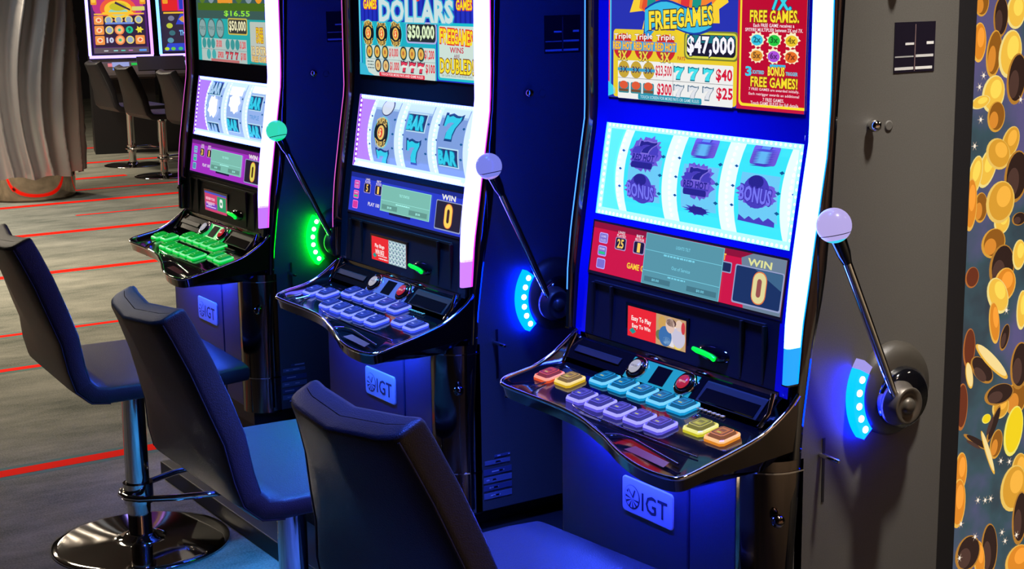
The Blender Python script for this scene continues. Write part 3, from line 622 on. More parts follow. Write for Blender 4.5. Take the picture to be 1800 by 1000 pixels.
    pos = [(-.258, -.411), (-.198, -.402)]+[(-.135+.061*k, -.361) for k in range(5)]+[(-.103+.061*k, -.440) for k in range(5)]+[(.211, -.404), (.274, -.408)]
    for k, ((x, y), c) in enumerate(zip(pos, bc)):
        z = surf(x, y)+.001; tl = .19; s = .0265; d = .024 if k in (2, 3, 4, 5, 6) or k >= 7 and k < 12 else .024
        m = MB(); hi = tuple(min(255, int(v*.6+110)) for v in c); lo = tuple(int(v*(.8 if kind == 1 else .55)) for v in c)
        def ring(h, f): 
            P = []
            for px, py in ((-s+.006, -d), (s-.006, -d), (s, -d+.006), (s, d-.006), (s-.006, d), (-s+.006, d), (-s, d-.006), (-s, -d+.006)):
                P.append((x+px*f, y+py*f, z+h+py*f*tl))
            return P
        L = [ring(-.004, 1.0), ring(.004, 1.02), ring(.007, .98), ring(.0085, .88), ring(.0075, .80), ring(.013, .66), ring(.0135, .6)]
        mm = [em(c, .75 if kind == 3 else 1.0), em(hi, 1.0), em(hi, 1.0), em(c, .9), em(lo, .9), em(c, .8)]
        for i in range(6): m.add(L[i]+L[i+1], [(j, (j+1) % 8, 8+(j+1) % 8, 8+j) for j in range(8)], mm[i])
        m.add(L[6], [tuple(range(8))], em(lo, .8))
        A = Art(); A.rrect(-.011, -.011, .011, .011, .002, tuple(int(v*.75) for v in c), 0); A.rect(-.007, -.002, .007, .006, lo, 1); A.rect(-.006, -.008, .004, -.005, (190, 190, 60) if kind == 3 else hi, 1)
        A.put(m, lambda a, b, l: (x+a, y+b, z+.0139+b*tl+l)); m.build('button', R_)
    # ---- lower body
    m = MB(); m.box(-.285, .128, -.363, -.25, .36, .76, lower); m.box(.131, .262, -.362, -.25, .36, .76, lower); m.build('belly_door', R_, bevel=.004)
    for sx in (-1, 1):
        m = MB(); pr = []
        for k in range(9): a = math.radians(90*k/8); pr.append((sx*(.262+.073*math.sin(a)), -.288-.074*math.cos(a)))
        pr += [(sx*.335, -.27), (sx*.262, -.27)]
        if sx < 0: pr = pr[::-1]
        m.prism_z(pr, .345, .765, dchrome, True)
        for zc in (.744, .452): m.prism_z([(p[0]+(.0016*sx if abs(p[0]) > .3 else 0), p[1]-.0016 if p[1] < -.27 else p[1]) for p in pr], zc-.0015, zc+.0015, chrome)
        m.build('corner_column', R_)
        m = MB(); m.tube([(sx*.300, -.312, .882), (sx*.306, -.327, .850), (sx*.300, -.345, .826)], .005, chrome, 8); m.build('corner_tube', R_)
    m = MB(); m.sphere((.342, -.335, .663), .0125, dchrome); m.lathe([(.009, 0), (.009, .012)], (.331, -.331, .663), (1, -.3, 0), chrome, 16); m.build('door_lock', R_)
    m = MB(); m.box(-.285, .285, -.34, .08, .301, .36, matte); m.build('cabinet_base', R_)
    # logo plate
    m = MB(); A = Art(); x0, x1, z0, z1 = -.071, .087, .573, .645
    B = Art(); B.rrect(x0, z0, x1, z1, .009, platem, 0); pts = B.items[0][0]; n = len(pts)
    vs = [(u, -.363, v) for u, v in pts]+[(u, -.3655, v) for u, v in pts]+[(x0+(x1-x0)*.5+(u-(x0+x1)/2)*.975, -.3665, (z0+z1)/2+(v-(z0+z1)/2)*.95) for u, v in pts]
    m.add(vs, [(i, (i+1) % n, n+(i+1) % n, n+i) for i in range(n)]+[(n+i, n+(i+1) % n, 2*n+(i+1) % n, 2*n+i) for i in range(n)]+[tuple(range(2*n, 3*n))], platem)
    A.ell(-.038, .607, .0245, .0245, ink, 0, n=32); A.ell(-.039, .608, .0225, .0225, platem, 1, n=32)
    for an, w in ((-20, 1), (15, 1), (50, 1), (-55, 1), (200, 1), (235, 1), (268, 1)):
        a = math.radians(an-60); A.poly([(-.038, .603), (-.038+.021*math.cos(a-.12), .605+.021*math.sin(a-.12)), (-.038+.021*math.cos(a+.12), .605+.021*math.sin(a+.12))], ink, 2)
    A.ell(-.042, .613, .009, .008, platem, 3, n=16); A.poly([(-.051, .622), (-.047, .622), (-.036, .610), (-.030, .624), (-.027, .622), (-.034, .605)], ink, 4)
    A.text('IGT', .032, .606, .078, .036, ink, 1, .012)
    A.put(m, lambda u, v, l: (u, -.3669-l, v)); m.build('logo_plate', R_)
    # ---- right side furniture
    xs = .335
    for (y, z, r) in ((-.130, 1.348, .011), (-.084, 1.60, .011)):
        m = MB(); m.lathe([(r*.7, 0), (r*.75, .006), (r, .009), (r, .016), (r*.6, .022), (.0001, .023)], (xs, y, z), (1, 0, 0), chrome if True else steel, 20); m.build('side_bolt', R_)
    m = MB(); m.lathe([(.0095, 0), (.0095, .0015), (.0075, .002)], (xs, -.084, 1.344), (1, 0, 0), panelm, 20); m.build('hole_plug', R_); m = MB(); m.lathe([(.0095, 0), (.0095, .0015), (.0075, .002)], (xs, -.045, 1.60), (1, 0, 0), panelm, 20); m.build('hole_plug', R_)
    m = MB(); m.box(xs-.001, xs+.0012, -.077, .026, 1.436, 1.524, mat('sticker_base', (26, 22, 34), .15))
    for (a, b, c, d, cc) in ((-.075, -.028, 1.4405, 1.4455, 190), (-.023, .020, 1.4405, 1.4455, 205), (-.075, -.028, 1.4625, 1.465, 150), (-.023, .022, 1.4620, 1.4665, 190), (-.05, -.028, 1.484, 1.488, 200), (.004, .022, 1.484, 1.489, 210)):
        m.box(xs, xs+.0016, a, b, c, d, mat('sticker_print_%d' % cc, (cc, cc, cc), .4))
    m.box(xs, xs+.0015, -.026, -.024, 1.438, 1.52, mat('sticker_line', (110, 90, 90), .4)); m.build('side_sticker', R_)
    m = MB(); q = random.Random(kind)                             # approval labels low on the side
    for k, (z, h, y0, y1) in enumerate(((.482, .006, -.235, -.19), (.468, .010, -.262, -.19), (.445, .014, -.266, -.186), (.425, .014, -.266, -.186), (.405, .013, -.266, -.186), (.385, .014, -.266, -.186))):
        m.box(xs, xs+.001, y0, y1, z-h/2, z+h/2, mat('approval_label_%d' % (k % 2), (120, 128, 160) if k % 2 else (84, 92, 130), .5))
        for j in range(3): a = y0+.006+q.random()*.04; m.box(xs+.0008, xs+.0014, a, min(a+q.uniform(.008, .02), y1-.003), z-.0015, z+.0015, mat('label_print', (210, 210, 225), .5))
    m.build('approval_label', R_)
    m = MB(); m.box(xs, xs+.0012, -.225, -.219, .674, .794, mat('slot_shadow', (6, 6, 8), .6)); m.lathe([(.0045, 0), (.0045, .042), (.003, .046)], (xs, -.231, .765), (1, .05, -.06), chrome, 12); m.build('side_latch', R_)
    # lever
    HB = (-.058, .862)
    m = MB(); m.lathe([(.088, 0), (.088, .010), (.080, .022), (.060, .030), (.0001, .032)], (xs, HB[0], HB[1]), (1, 0, 0), mat('lever_housing', (56, 52, 46), .4, bump=.2, bscale=900), 40)
    m.lathe([(.058, .02), (.056, .045), (.045, .055), (.0001, .056)], (xs, HB[0]-.004, HB[1]-.01), (1, 0, 0), gloss, 32); m.build('lever_housing', R_)
    m = MB(); c0 = (xs+.05, -.098, .852); hm = mat('lever_hub_metal', (92, 86, 78), .38, .5)
    m.lathe([(.030, 0), (.040, .004), (.041, .012), (.034, .022), (.034, .034), (.031, .036), (.024, .032), (.015, .031), (.0135, .037), (.007, .041), (.0001, .041)], c0, (1, 0, 0), hm, 36)
    m.tube([(xs+.03, -.098, .852), (xs+.05, -.098, .852)], .024, hm, 24); m.build('lever_hub', R_)
    col = {3: em((.55, .46, .92), .85, raw=True), 2: em((.21, .24, .86), .9, raw=True), 1: em((.04, .78, .52), .9, raw=True)}[kind]
    rim2 = {3: em((.05, .75, .95), .9, raw=True), 2: em((.5, .35, .9), .8, raw=True), 1: em((.0, .85, .25), .9, raw=True)}[kind]
    bc0 = Vector((.402, -.278, 1.193)); lo0 = Vector((.406, -.128, .885)); dr = (lo0-bc0).normalized()
    m = MB(); m.tube([bc0+dr*.02, bc0+dr*.055, bc0+dr*.075], [.014, .0125, .0085], gloss, 16)
    m.tube([bc0+dr*.07, bc0+dr*.2, bc0+dr*.30, lo0, (.408, -.115, .862), (.405, -.108, .852)], [.0085, .0085, .0078, .0070, .0072, .008], chrome, 16); m.build('lever_shaft', R_)
    m = MB(); bm_ = .0300; n = 28
    ax = Vector((.2, .1, -1)).normalized()
    def ball_l(a, b, r, mt, k=10): m.lathe([(max(r*math.sin(PI*(a+(b-a)*i/k)), .0001), r*math.cos(PI*(a+(b-a)*i/k))) for i in range(k+1)][::1], bc0, -ax, mt, n)
    ball_l(0, .66, bm_, col); ball_l(.66, .685, bm_*.97, matte, 2); ball_l(.685, .80, bm_, col, 6); ball_l(.80, 1, bm_, rim2, 6); m.build('lever_knob', R_)
    # arc light
    m = MB(); c1 = {3: em((.0, .65, 55.0), 1.0, raw=True), 2: em((.0, .60, 50.0), 1.0, raw=True), 1: em((.0, 16., .12), 1.0, raw=True)}[kind]; ce = {3: em((.40, .35, .9), .9, raw=True), 2: em((.05, .45, .95), 1, raw=True), 1: em((.0, .8, .2), 1, raw=True)}[kind]
    cy, cz, ro, ri = -.052, .859, .118, .092
    def arcq(a0, a1, n, mt, h, ro, ri):
        P = [[(xs-.001, cy-ro*math.cos(a), cz+ro*math.sin(a)), (xs+h, cy-ro*math.cos(a), cz+ro*math.sin(a)), (xs+h, cy-ri*math.cos(a), cz+ri*math.sin(a)), (xs-.001, cy-ri*math.cos(a), cz+ri*math.sin(a))] for a in [a0+(a1-a0)*i/n for i in range(n+1)]]; m.grid(P, mt, False); m.add(P[0], [(0, 1, 2, 3)], mt); m.add(P[-1], [(3, 2, 1, 0)], mt)
    aT = math.radians(37); aB = math.radians(-41)
    arcq(aB, aT-.16, 16, c1, .020, ro, ri); arcq(aT-.16, aT, 3, ce if kind == 3 else c1, .020, ro, ri)
    dw = em((6, 6.5, 8), 1, raw=True) if kind != 1 else em((4, 7, 4), 1, raw=True)
    for k in range(5 if kind == 3 else 6):
        a = aB+.12+(aT-.30-aB-.12)*k/(4 if kind == 3 else 5) if kind == 3 else aB+.12+(aT-aB-.24)*k/5
        rr = (ro+ri)/2; m.lathe([(.0065, .0202), (.0065, .0215), (.0001, .022)], (xs, cy-rr*math.cos(a), cz+rr*math.sin(a)), (1, 0, 0), dw, 12)
    m.build('arc_light', R_)
    # added lamp bar, unseen under the deck, washes door and seat blue
    m = MB(); m.box(-.19, .22, -.420, -.410, .744, .750, {3: em((8.0, 16, 230.0), 1.0, raw=True), 2: em((6.0, 26.0, 190.0), 1.0, raw=True), 1: em((5.0, 20.0, 190.0), 1.0, raw=True)}[kind]); m.build('added_deck_fill', R_)
    return R_

slot_machine(3, (0, 0, 0), 0, 'nearest slot machine, red info screen and cyan reels showing bonus symbols, $47,000 prize')
slot_machine(2, (-1.088, -.001, 0), 0, 'middle slot machine with blue info screen, violet buttons and $50,000 DOLLARS sign')
slot_machine(1, (-2.2, -.009, 0), -.0153, 'farthest slot machine of the row with purple info screen and green buttons')

# ------------------------------------------------------------------ plinth under the row
m = MB(); m.box(-2.52, .33, -.30, .12, 0, .30, mat('plinth_black', (14, 14, 18), .6)); tag(m.build('plinth', None, bevel=.004), 'long black plinth on the floor carrying the row of slot machines', 'plinth')

# ------------------------------------------------------------------ coin mural
m = MB(); XM = .1
m.box(XM-.03, XM, .16, 1.6, 0, 2.4, mat('mural_backing', (60, 50, 60), .6))
CM = {'b': ((250, 195, 70), (255, 230, 140)), 'g': ((225, 160, 50), (250, 205, 100)), 'd': ((150, 92, 28), (230, 165, 60)), 'o': ((230, 140, 40), (250, 190, 80)), 'k': ((52, 34, 28), (190, 130, 50)), 'r': ((110, 50, 28), (190, 110, 50)), 'w': ((255, 225, 150), (250, 190, 70)), 'y': ((250, 215, 30), (255, 240, 110))}
coins = [(0.424, 1.547, 0.018, 0.023, 0, 'd'), (0.531, 1.527, 0.025, 0.03, 0, 'b'), (0.484, 1.517, 0.019, 0.035, 0, 'k'), (0.421, 1.467, 0.018, 0.034, 0, 'o'), (0.468, 1.442, 0.02, 0.041, 5, 'd'), (0.519, 1.44, 0.03, 0.042, 8, 'b'), (0.543, 1.387, 0.026, 0.045, 5, 'k'), (0.472, 1.359, 0.029, 0.033, 20, 'b'), (0.433, 1.344, 0.025, 0.011, -10, 'b'), (0.484, 1.311, 0.023, 0.027, 0, 'd'), (0.464, 1.205, 0.022, 0.037, 25, 'b'), (0.426, 1.19, 0.018, 0.037, 15, 'b'), (0.533, 1.254, 0.022, 0.03, 30, 'g'), (0.496, 1.232, 0.034, 0.026, 30, 'g'), (0.557, 1.179, 0.032, 0.047, 5, 'k'), (0.448, 1.122, 0.018, 0.027, 0, 'd'), (0.416, 1.131, 0.017, 0.047, 0, 'o'), (0.518, 1.085, 0.021, 0.022, 0, 'b'), (0.51, 1.128, 0.038, 0.038, 0, 'g'), (0.573, 1.086, 0.019, 0.012, 0, 'k'), (0.494, 1.041, 0.032, 0.027, 0, 'd'), (0.525, 0.985, 0.034, 0.042, 0, 'k'), (0.579, 1.007, 0.018, 0.028, 0, 'b'), (0.431, 0.974, 0.018, 0.019, 0, 'r'), (0.537, 0.946, 0.03, 0.031, 0, 'o'), (0.516, 0.924, 0.025, 0.038, -35, 'b'), (0.509, 0.865, 0.014, 0.04, -10, 'o'), (0.598, 0.882, 0.015, 0.037, 0, 'b'), (0.432, 0.819, 0.016, 0.037, 0, 'r'), (0.476, 0.765, 0.018, 0.038, -50, 'k'), (0.507, 0.779, 0.011, 0.059, -50, 'w'), (0.545, 0.828, 0.012, 0.025, 15, 'k'), (0.594, 0.682, 0.029, 0.033, 0, 'd'), (0.543, 0.671, 0.023, 0.022, 0, 'g'), (0.536, 0.701, 0.04, 0.02, 0, 'k'), (0.6, 0.756, 0.026, 0.045, 0, 'k'), (0.416, 0.692, 0.016, 0.044, 0, 'r'), (0.436, 0.759, 0.009, 0.026, -15, 'w'), (0.522, 0.636, 0.037, 0.009, -65, 'k'), (0.498, 0.652, 0.012, 0.009, 0, 'y'), (0.59, 0.608, 0.026, 0.048, 8, 'y'), (0.473, 0.602, 0.045, 0.006, 30, 'k'), (0.534, 0.588, 0.017, 0.028, 10, 'd'), (0.508, 0.573, 0.006, 0.05, -25, 'w'), (0.616, 0.514, 0.022, 0.032, 0, 'g'), (0.422, 0.544, 0.017, 0.038, 0, 'o'), (0.418, 0.474, 0.02, 0.047, 0, 'o'), (0.6, 0.473, 0.037, 0.045, 0, 'g'), (0.627, 0.397, 0.022, 0.053, 0, 'k'), (0.528, 0.344, 0.023, 0.052, -5, 'k'), (0.496, 0.328, 0.015, 0.038, -10, 'o'), (0.457, 0.35, 0.034, 0.035, 0, 'k'), (0.628, 0.295, 0.036, 0.032, 0, 'o')]
q = random.Random(4)
for k in range(90):
    y = q.uniform(.66, 1.55); coins.append((y, q.uniform(.1, 2.3), q.uniform(.015, .035), q.uniform(.025, .045), q.uniform(-40, 40), q.choice('bgdokr')))
for k in range(40): coins.append((q.uniform(.2, .38), q.uniform(.1, 2.3), q.uniform(.015, .035), q.uniform(.025, .045), q.uniform(-40, 40), q.choice('bgdokr')))
A = Art()
for i, (y, z, a, b, r, k) in enumerate(coins):
    f, rimc = CM[k]; l = 1+i*.06
    a *= 1.2; b *= 1.2; A.ell(y, z, a, b, rimc+(.9,), l, -r); A.ell(y+a*.06, z+b*.04, a*.86, b*.9, f+(.95,), l+.03, -r)
    if k in 'kd': A.ell(y-a*.25, z-b*.2, a*.5, b*.55, tuple(min(255, int(v*1.5+8)) for v in f)+(.9,), l+.045, -r)
    if k in 'bgo': A.ell(y+a*.22, z+b*.25, a*.5, b*.5, tuple(min(255, int(v*1.06+14)) for v in f)+(1.0,), l+.045, -r)
for (y, z) in [(0.546, 0.888), (0.482, 0.469), (0.506, 0.464), (0.524, 0.464), (0.43, 0.425), (0.618, 0.359), (0.478, 0.385), (0.43, 0.346), (0.552, 0.546), (0.581, 0.539), (0.438, 1.399), (0.427, 1.376), (0.435, 1.308), (0.42, 1.254), (0.568, 0.376), (0.58, 0.353), (0.558, 1.343)]:
    A.ell(y, z, .0035, .004, (255, 240, 220, 1.0), 6); 
    for an in (0, 60, 120): A.ell(y, z, .011, .0007, (230, 200, 170, .8), 5.9, an, 8)
bgm = bpy.data.materials.new('mural_violet_print'); bgm.use_nodes = True; nt = bgm.node_tree; b = nt.nodes['Principled BSDF']; tc = nt.nodes.new('ShaderNodeTexCoord'); n1 = nt.nodes.new('ShaderNodeTexNoise'); n1.inputs['Scale'].default_value = 3.2; n1.inputs['Detail'].default_value = 5
rp = nt.nodes.new('ShaderNodeValToRGB'); rp.color_ramp.elements[0].color = lin((48, 36, 48))+(1,); rp.color_ramp.elements[0].position = .38; rp.color_ramp.elements[1].color = lin((96, 88, 132))+(1,); rp.color_ramp.elements[1].position = .62
e = rp.color_ramp.elements.new(.5); e.color = lin((60, 84, 92))+(1,)
nt.links.new(tc.outputs['Object'], n1.inputs['Vector']); nt.links.new(n1.outputs['Fac'], rp.inputs[0]); nt.links.new(rp.outputs[0], b.inputs['Emission Color']); b.inputs['Emission Strength'].default_value = .9; b.inputs['Base Color'].default_value = (.01, .01, .01, 1); b.inputs['Roughness'].default_value = .5
m.add([(XM+.001, .16, 0), (XM+.001, 1.6, 0), (XM+.001, 1.6, 2.4), (XM+.001, .16, 2.4)], [(0, 1, 2, 3)], bgm)
A.put(m, lambda u, v, l: (XM+.0012+l, u, v)); tag(m.build('coin_mural'), 'backlit mural of falling gold coins behind the nearest slot machine', 'mural')

# ------------------------------------------------------------------ bar stools
def stool(loc, rz, label, group):
    R_ = thing('bar_stool', label, 'stool', loc, rz, group)
    # side profile centre line of the shell: (y, z, half thickness, half width)
    prof = [(-.334, .926, .034, .160), (-.320, .895, .034, .168), (-.293, .825, .034, .190), (-.262, .745, .034, .220), (-.236, .68, .032, .242), (-.219, .605, .030, .262), (-.203, .560, .030, .272), (-.176, .534, .029, .278), (-.135, .5285, .027, .280), (-.06, .5285, .026, .280), (.08, .5285, .026, .277), (.2, .5285, .026, .268), (.262, .5285, .025, .255)]
    def shell(i0, i1, name, capa, capb):
        m = MB(); rows = []
        P = prof
        def ringat(c, nrm, t, w, dish):
            out = []; n = 40
            for k in range(n):
                a = 2*PI*k/n; ca, sa = math.cos(a), math.sin(a); ex = .28; 
                x = w*math.copysign(min(1, abs(ca)**.16*1.0), ca); d = t*math.copysign(abs(sa)**.34, sa)
                off = d+dish*((x/w)**2)*(.26/ .26)
                out.append((x, c[0]+nrm[0]*off, c[1]+nrm[1]*off))
            return out
        def fr(i):
            a = P[max(i-1, 0)]; b = P[min(i+1, len(P)-1)]; ty, tz = b[0]-a[0], b[1]-a[1]; L = math.hypot(ty, tz); ty /= L; tz /= L
            return (ty, tz), (-tz, ty)
        for i in range(i0, i1+1):
            c = P[i]; t, nn = fr(i); nn = (-t[1], t[0]); dish = .030*max(0, min(1, (c[1]-.56)/.25))
            rows.append((c, t, nn, dish))
        R = []
        if capa:
            c, t, nn, dish = rows[0]
            for f, g in ((.010, .0), (.0095, .70), (.006, .93)): R.append(ringat((c[0]-t[0]*f, c[1]-t[1]*f), nn, c[2]*max(g, .02), c[3]*(.90+.1*g), dish))
        for c, t, nn, dish in rows: R.append(ringat((c[0], c[1]), nn, c[2], c[3], dish))
        if capb:
            c, t, nn, dish = rows[-1]
            for f, g in ((.004, .88), (.010, .55), (.012, .0)): R.append(ringat((c[0]+t[0]*f, c[1]+t[1]*f), nn, c[2]*max(g, .02), c[3]*(.90+.1*g), dish))
        m.grid(R, leather, True, True)
        o = m.build(name, R_); return o
    shell(0, 6, 'backrest', True, False); shell(6, 12, 'seat', False, True)
    m = MB(); pts = []
    for sx in (-1, 1):
        L = []
        for i in range(0, 9):
            c = prof[i]; a = prof[max(i-1, 0)]; b = prof[min(i+1, 12)]; ty, tz = b[0]-a[0], b[1]-a[1]; q_ = math.hypot(ty, tz); nn = (-tz/q_, ty/q_); dish = .030*max(0, min(1, (c[1]-.56)/.25)); k = -c[2]*.80+dish*.9
            L.append((sx*(c[3]*.985), c[0]+nn[0]*k, c[1]+nn[1]*k))
        m = MB(); m.tube(L, .0022, leather, 6); m.build('piping', R_)
    m = MB(); m.lathe([(.001, .508), (.10, .505), (.10, .494), (.04, .485), (.034, .46), (.034, .0)][::-1], (0, 0, 0), (0, 0, 1), chrome, 32)
    m.v = m.v; m.build('post', R_)
    m = MB(); m.lathe([(.255, 0), (.258, .003), (.254, .007), (.235, .0095), (.08, .0135), (.052, .018), (.044, .030), (.0385, .032)], (0, 0, 0), (0, 0, 1), chrome, 64); m.build('base_plate', R_)
    m = MB(); z = .155
    m.tube([(-.035, .01, z), (-.07, .05, z), (-.115, .14, z), (-.13, .19, z), (-.115, .215, z), (-.08, .225, z), (0, .228, z), (.10, .225, z), (.135, .21, z), (.14, .18, z), (.115, .08, z), (.07, -.02, z), (.04, -.045, z), (0, -.052, z), (-.03, -.042, z), (-.045, -.01, z)], .0095, chrome, 10, closed=True)
    m.tube([(0, 0, z-.03), (0, 0, z+.03)], .043, chrome, 28); m.build('footrest', R_)
    return R_
G1 = 'black bar stools in front of the slot machines'
stool((.105, -.746, 0), math.radians(5.5), 'nearest black leather bar stool, its seat lit blue before the red-screen slot machine', G1)
stool((-.852, -.727, 0), math.radians(-.5), 'middle black leather bar stool with blue-lit seat, before the blue-screen slot machine', G1)
stool((-1.95, -.715, 0), math.radians(-3), 'black leather bar stool cut off by the left frame edge, chrome base on carpet', G1)
G2 = 'bar stools at the far slot machines'
far = None
bgst = [(-11.36, 2.59, 0, 'far black bar stool nearest to the wavy metal column'), (-10.39, 2.53, 0, 'far black bar stool, second from the wavy metal column, round base fully seen'),
        (-9.45, 2.55, 0, 'far black bar stool half hidden behind the purple-screen slot machine')]
srcs = [o for o in bpy.data.objects if o.name.startswith('bar_stool')]
for x, y, a, lb in bgst:
    c = copy_tree(srcs[0]); c.location = (x, y, 0); c.rotation_euler = (0, 0, math.radians(a)); c['label'] = lb; c['group'] = G2

# ------------------------------------------------------------------ far slot machines
def far_machine(cx, cy, label, kind):
    # local: x = width to the right, front towards -y ; placed facing the aisle
    R_ = thing('slot_machine', label, 'slot machine', (cx, cy, 0), math.atan2(.96, .27), 'curved-screen slot machines in the background')
    def yy(z): return -.0+.30*max(0, (z-.95))**1.25
    m = MB(); m.prism_x([(.5, 0), (.5, 2.0), (yy(2.0)+.03, 2.0)]+[(yy(z)+.03, z) for z in zz(1.9, .95, 8)]+[(.02, .93), (.05, .75), (.05, 0)], -.30, .30, matte); m.build('cabinet', R_)
    m = MB(); z0 = .97
    A = Art()
    if kind == 0:
        A.rect(-.255, .97, .265, 1.95, (80, 30, 110), 0); A.ell(.0, 1.42, .24, .16, (190, 50, 130), 1); A.ell(0, 1.39, .17, .115, (240, 90, 60), 2); A.ell(0, 1.385, .13, .085, (250, 200, 50), 3); A.ell(0, 1.36, .09, .035, (150, 210, 190), 4); A.ell(0, 1.41, .08, .04, (200, 190, 40), 5)
        A.poly([(-.03, 1.44), (.11, 1.37), (.115, 1.385), (-.02, 1.46)], (60, 40, 70), 6)
        for x in (-.225, .235): A.rrect(x-.028, 1.43, x+.028, 1.9, .01, (235, 150, 30), 3); A.rrect(x-.02, 1.45, x+.02, 1.9, .01, (250, 200, 70), 4)
        A.rrect(.13, 1.37, .25, 1.41, .006, (215, 215, 110), 7); A.rrect(-.23, 1.335, .24, 1.348, .004, (250, 190, 60), 7); A.rrect(-.15, 1.345, .14, 1.36, .004, (250, 200, 40), 7)
        A.rect(-.235, 1.03, .245, 1.325, (48, 30, 60), 2); A.rrect(-.13, 1.245, .14, 1.262, .004, (110, 140, 220), 9)
        cs = 'pcccc'+'pcog'+'y'+'p1ocp'
        for r in range(3):
            for k in range(5):
                x = -.19+.094*k; z = 1.285-.095*r; ch = cs[r*5+k]
                if ch == 'p': A.rrect(x-.044, z-.042, x+.044, z+.042, .01, (245, 150, 70), 4); A.ell(x, z, .028, .024, (250, 215, 170), 5); A.star(x, z, .02, .018, .5, 5, (225, 70, 50), 6, k+r)
                elif ch == 'c': A.ell(x, z, .038, .038, (235, 215, 110), 4); A.ell(x, z, .027, .028, (150, 170, 200), 5)
                elif ch == 'o': A.ell(x, z, .046, .046, (240, 130, 70), 4); A.ell(x, z, .034, .034, (250, 190, 130), 5); A.ell(x, z, .014, .013, (40, 190, 140), 6)
                elif ch == 'g': A.ell(x, z, .034, .034, (30, 190, 140), 4); A.text('9', x, z, .022, .036, (20, 70, 60), 5, .03)
                elif ch == '1': A.text('10', x, z, .06, .045, (200, 215, 235), 4, .05, (.1, (120, 50, 110)))
                else: A.star(x, z, .036, .036, .6, 6, (235, 220, 60), 4, 2)
        A.rect(-.25, .972, .26, 1.025, (95, 80, 90), 2)
        for k, x in enumerate((-.14, -.05, .02, .09)): A.rrect(x-.02, .99, x+.02, 1.0, .003, [(200, 200, 210), (150, 215, 215), (90, 210, 190), (200, 120, 200)][k], 3)
        A.rrect(.17, .985, .24, 1.005, .004, (90, 150, 235), 3)
    else:
        A.rect(-.27, .97, .27, 1.95, (50, 40, 62), 0); A.rect(-.25, 1.36, .10, 1.95, (225, 35, 40), 1); A.rrect(-.24, 1.43, -.19, 1.9, .01, (240, 160, 40), 3); A.rect(-.24, 1.335, .27, 1.35, (245, 190, 50), 4)
        A.rect(-.1, 1.36, .27, 1.9, (200, 30, 160), 5); A.rect(-.085, 1.375, .27, 1.9, (40, 60, 190), 6); A.rrect(-.04, 1.40, .1, 1.50, .01, (30, 110, 150), 7); A.rrect(0.0, 1.43, .08, 1.47, .01, (40, 30, 70), 8)
        A.poly([(-.255, .98), (-.08, 1.33), (.27, 1.33), (.27, .98)], (50, 70, 205), 3); A.ell(-.03, 1.28, .06, .035, (150, 150, 200), 4); A.poly([(-.10, 1.28), (0, 1.22), (.05, 1.24), (-.06, 1.31)], (210, 150, 60), 5)
        A.text('WILD', .05, 1.24, .12, .04, (235, 215, 80), 6, .04, (.1, (120, 70, 30))); A.text('THUNDER', .0, 1.15, .2, .045, (130, 200, 235), 6, .03, (.08, (60, 80, 200)))
        A.rrect(-.06, 1.06, .2, 1.11, .005, (25, 20, 40), 5)
        for k in range(4): A.rect(-.03+.05*k, 1.07, 0+.05*k, 1.10, (225, 60, 60), 6)
        A.poly([(-.05, .98), (.0, .98), (.16, 1.08), (.12, 1.08)], (240, 30, 90), 6)
        for k, x in enumerate((-.23, -.17, -.1)): A.ell(x, 1.0, .022, .016, [(190, 220, 40), (110, 200, 70), (60, 190, 120)][k], 6)
        for k in range(4): A.ell(-.19+.02*(k % 2), 1.08+.07*k, .03, .025, [(90, 150, 170), (60, 110, 120), (190, 200, 60), (120, 120, 150)][k], 4)
    B = Art()
    for pts, fs, c, l in A.items: B.items.append((pts, fs, c, l))
    # screens curve gently: split tall faces
    for pts, fs, c, l in B.items:
        if len(fs) == 1 and len(pts) == 4 and max(p[1] for p in pts)-min(p[1] for p in pts) > .2:
            a, b2, c2, d = pts
            for k in range(10):
                t0, t1 = k/10, (k+1)/10; L = lambda p, q_, t: (p[0]+(q_[0]-p[0])*t, p[1]+(q_[1]-p[1])*t)
                s4 = [L(a, d, t0), L(b2, c2, t0), L(b2, c2, t1), L(a, d, t1)]; m.add([(u, yy(v)+.02-l*.0012, v) for u, v in s4], [(0, 1, 2, 3)], c)
        else: m.add([(u, yy(v)+.02-l*.0012, v) for u, v in pts], fs, c)
    m.build('screen', R_)
    sc1 = em((1.0, .75, 3.2), 1.3, raw=True) if kind == 0 else em((.35, 1.1, 3.0), 1.3, raw=True)
    for sx in (-1, 1):
        m = MB(); m.grid([[(sx*.278, yy(z)+.012, z), (sx*.284, yy(z)-.004, z), (sx*.30, yy(z)-.004, z), (sx*.306, yy(z)+.02, z)] for z in zz(.95, 1.98, 16)], sc1 if not (kind == 0 and sx > 0) else em((1.2, .5, 2.2), 1.1, raw=True)); m.build('light_strip', R_)
    m = MB(); m.box(-.30, .30, -.012, .02, .925, .952, em((.95, .7, 2.6), 1.1, raw=True)); m.box(-.30, .30, -.008, .03, .895, .915, steel); m.build('sill_light', R_)
    m = MB(); m.prism_x([(.03, .90), (-.06, .885), (-.20, .80), (-.235, .775), (-.235, .752), (-.02, .72), (.05, .72)], -.29, .29, mat('grey_deck', (72, 66, 66), .3)); 
    def dk(x0, x1, t0, t1, c): m.add([(x0, -.06-.14*t0, .887-.085*t0+.001), (x1, -.06-.14*t0, .887-.085*t0+.001), (x1, -.06-.14*t1, .887-.085*t1+.001), (x0, -.06-.14*t1, .887-.085*t1+.001)], [(0, 1, 2, 3)], c)
    dk(-.1, .06, 0, .5, (150, 160, 215)); dk(-.14, -.1, .1, .45, (225, 120, 130)); dk(.08, .16, .1, .35, (20, 190, 70)); dk(-.1, .0, .6, .8, (110, 150, 235)); m.build('button_deck', R_)
    return R_
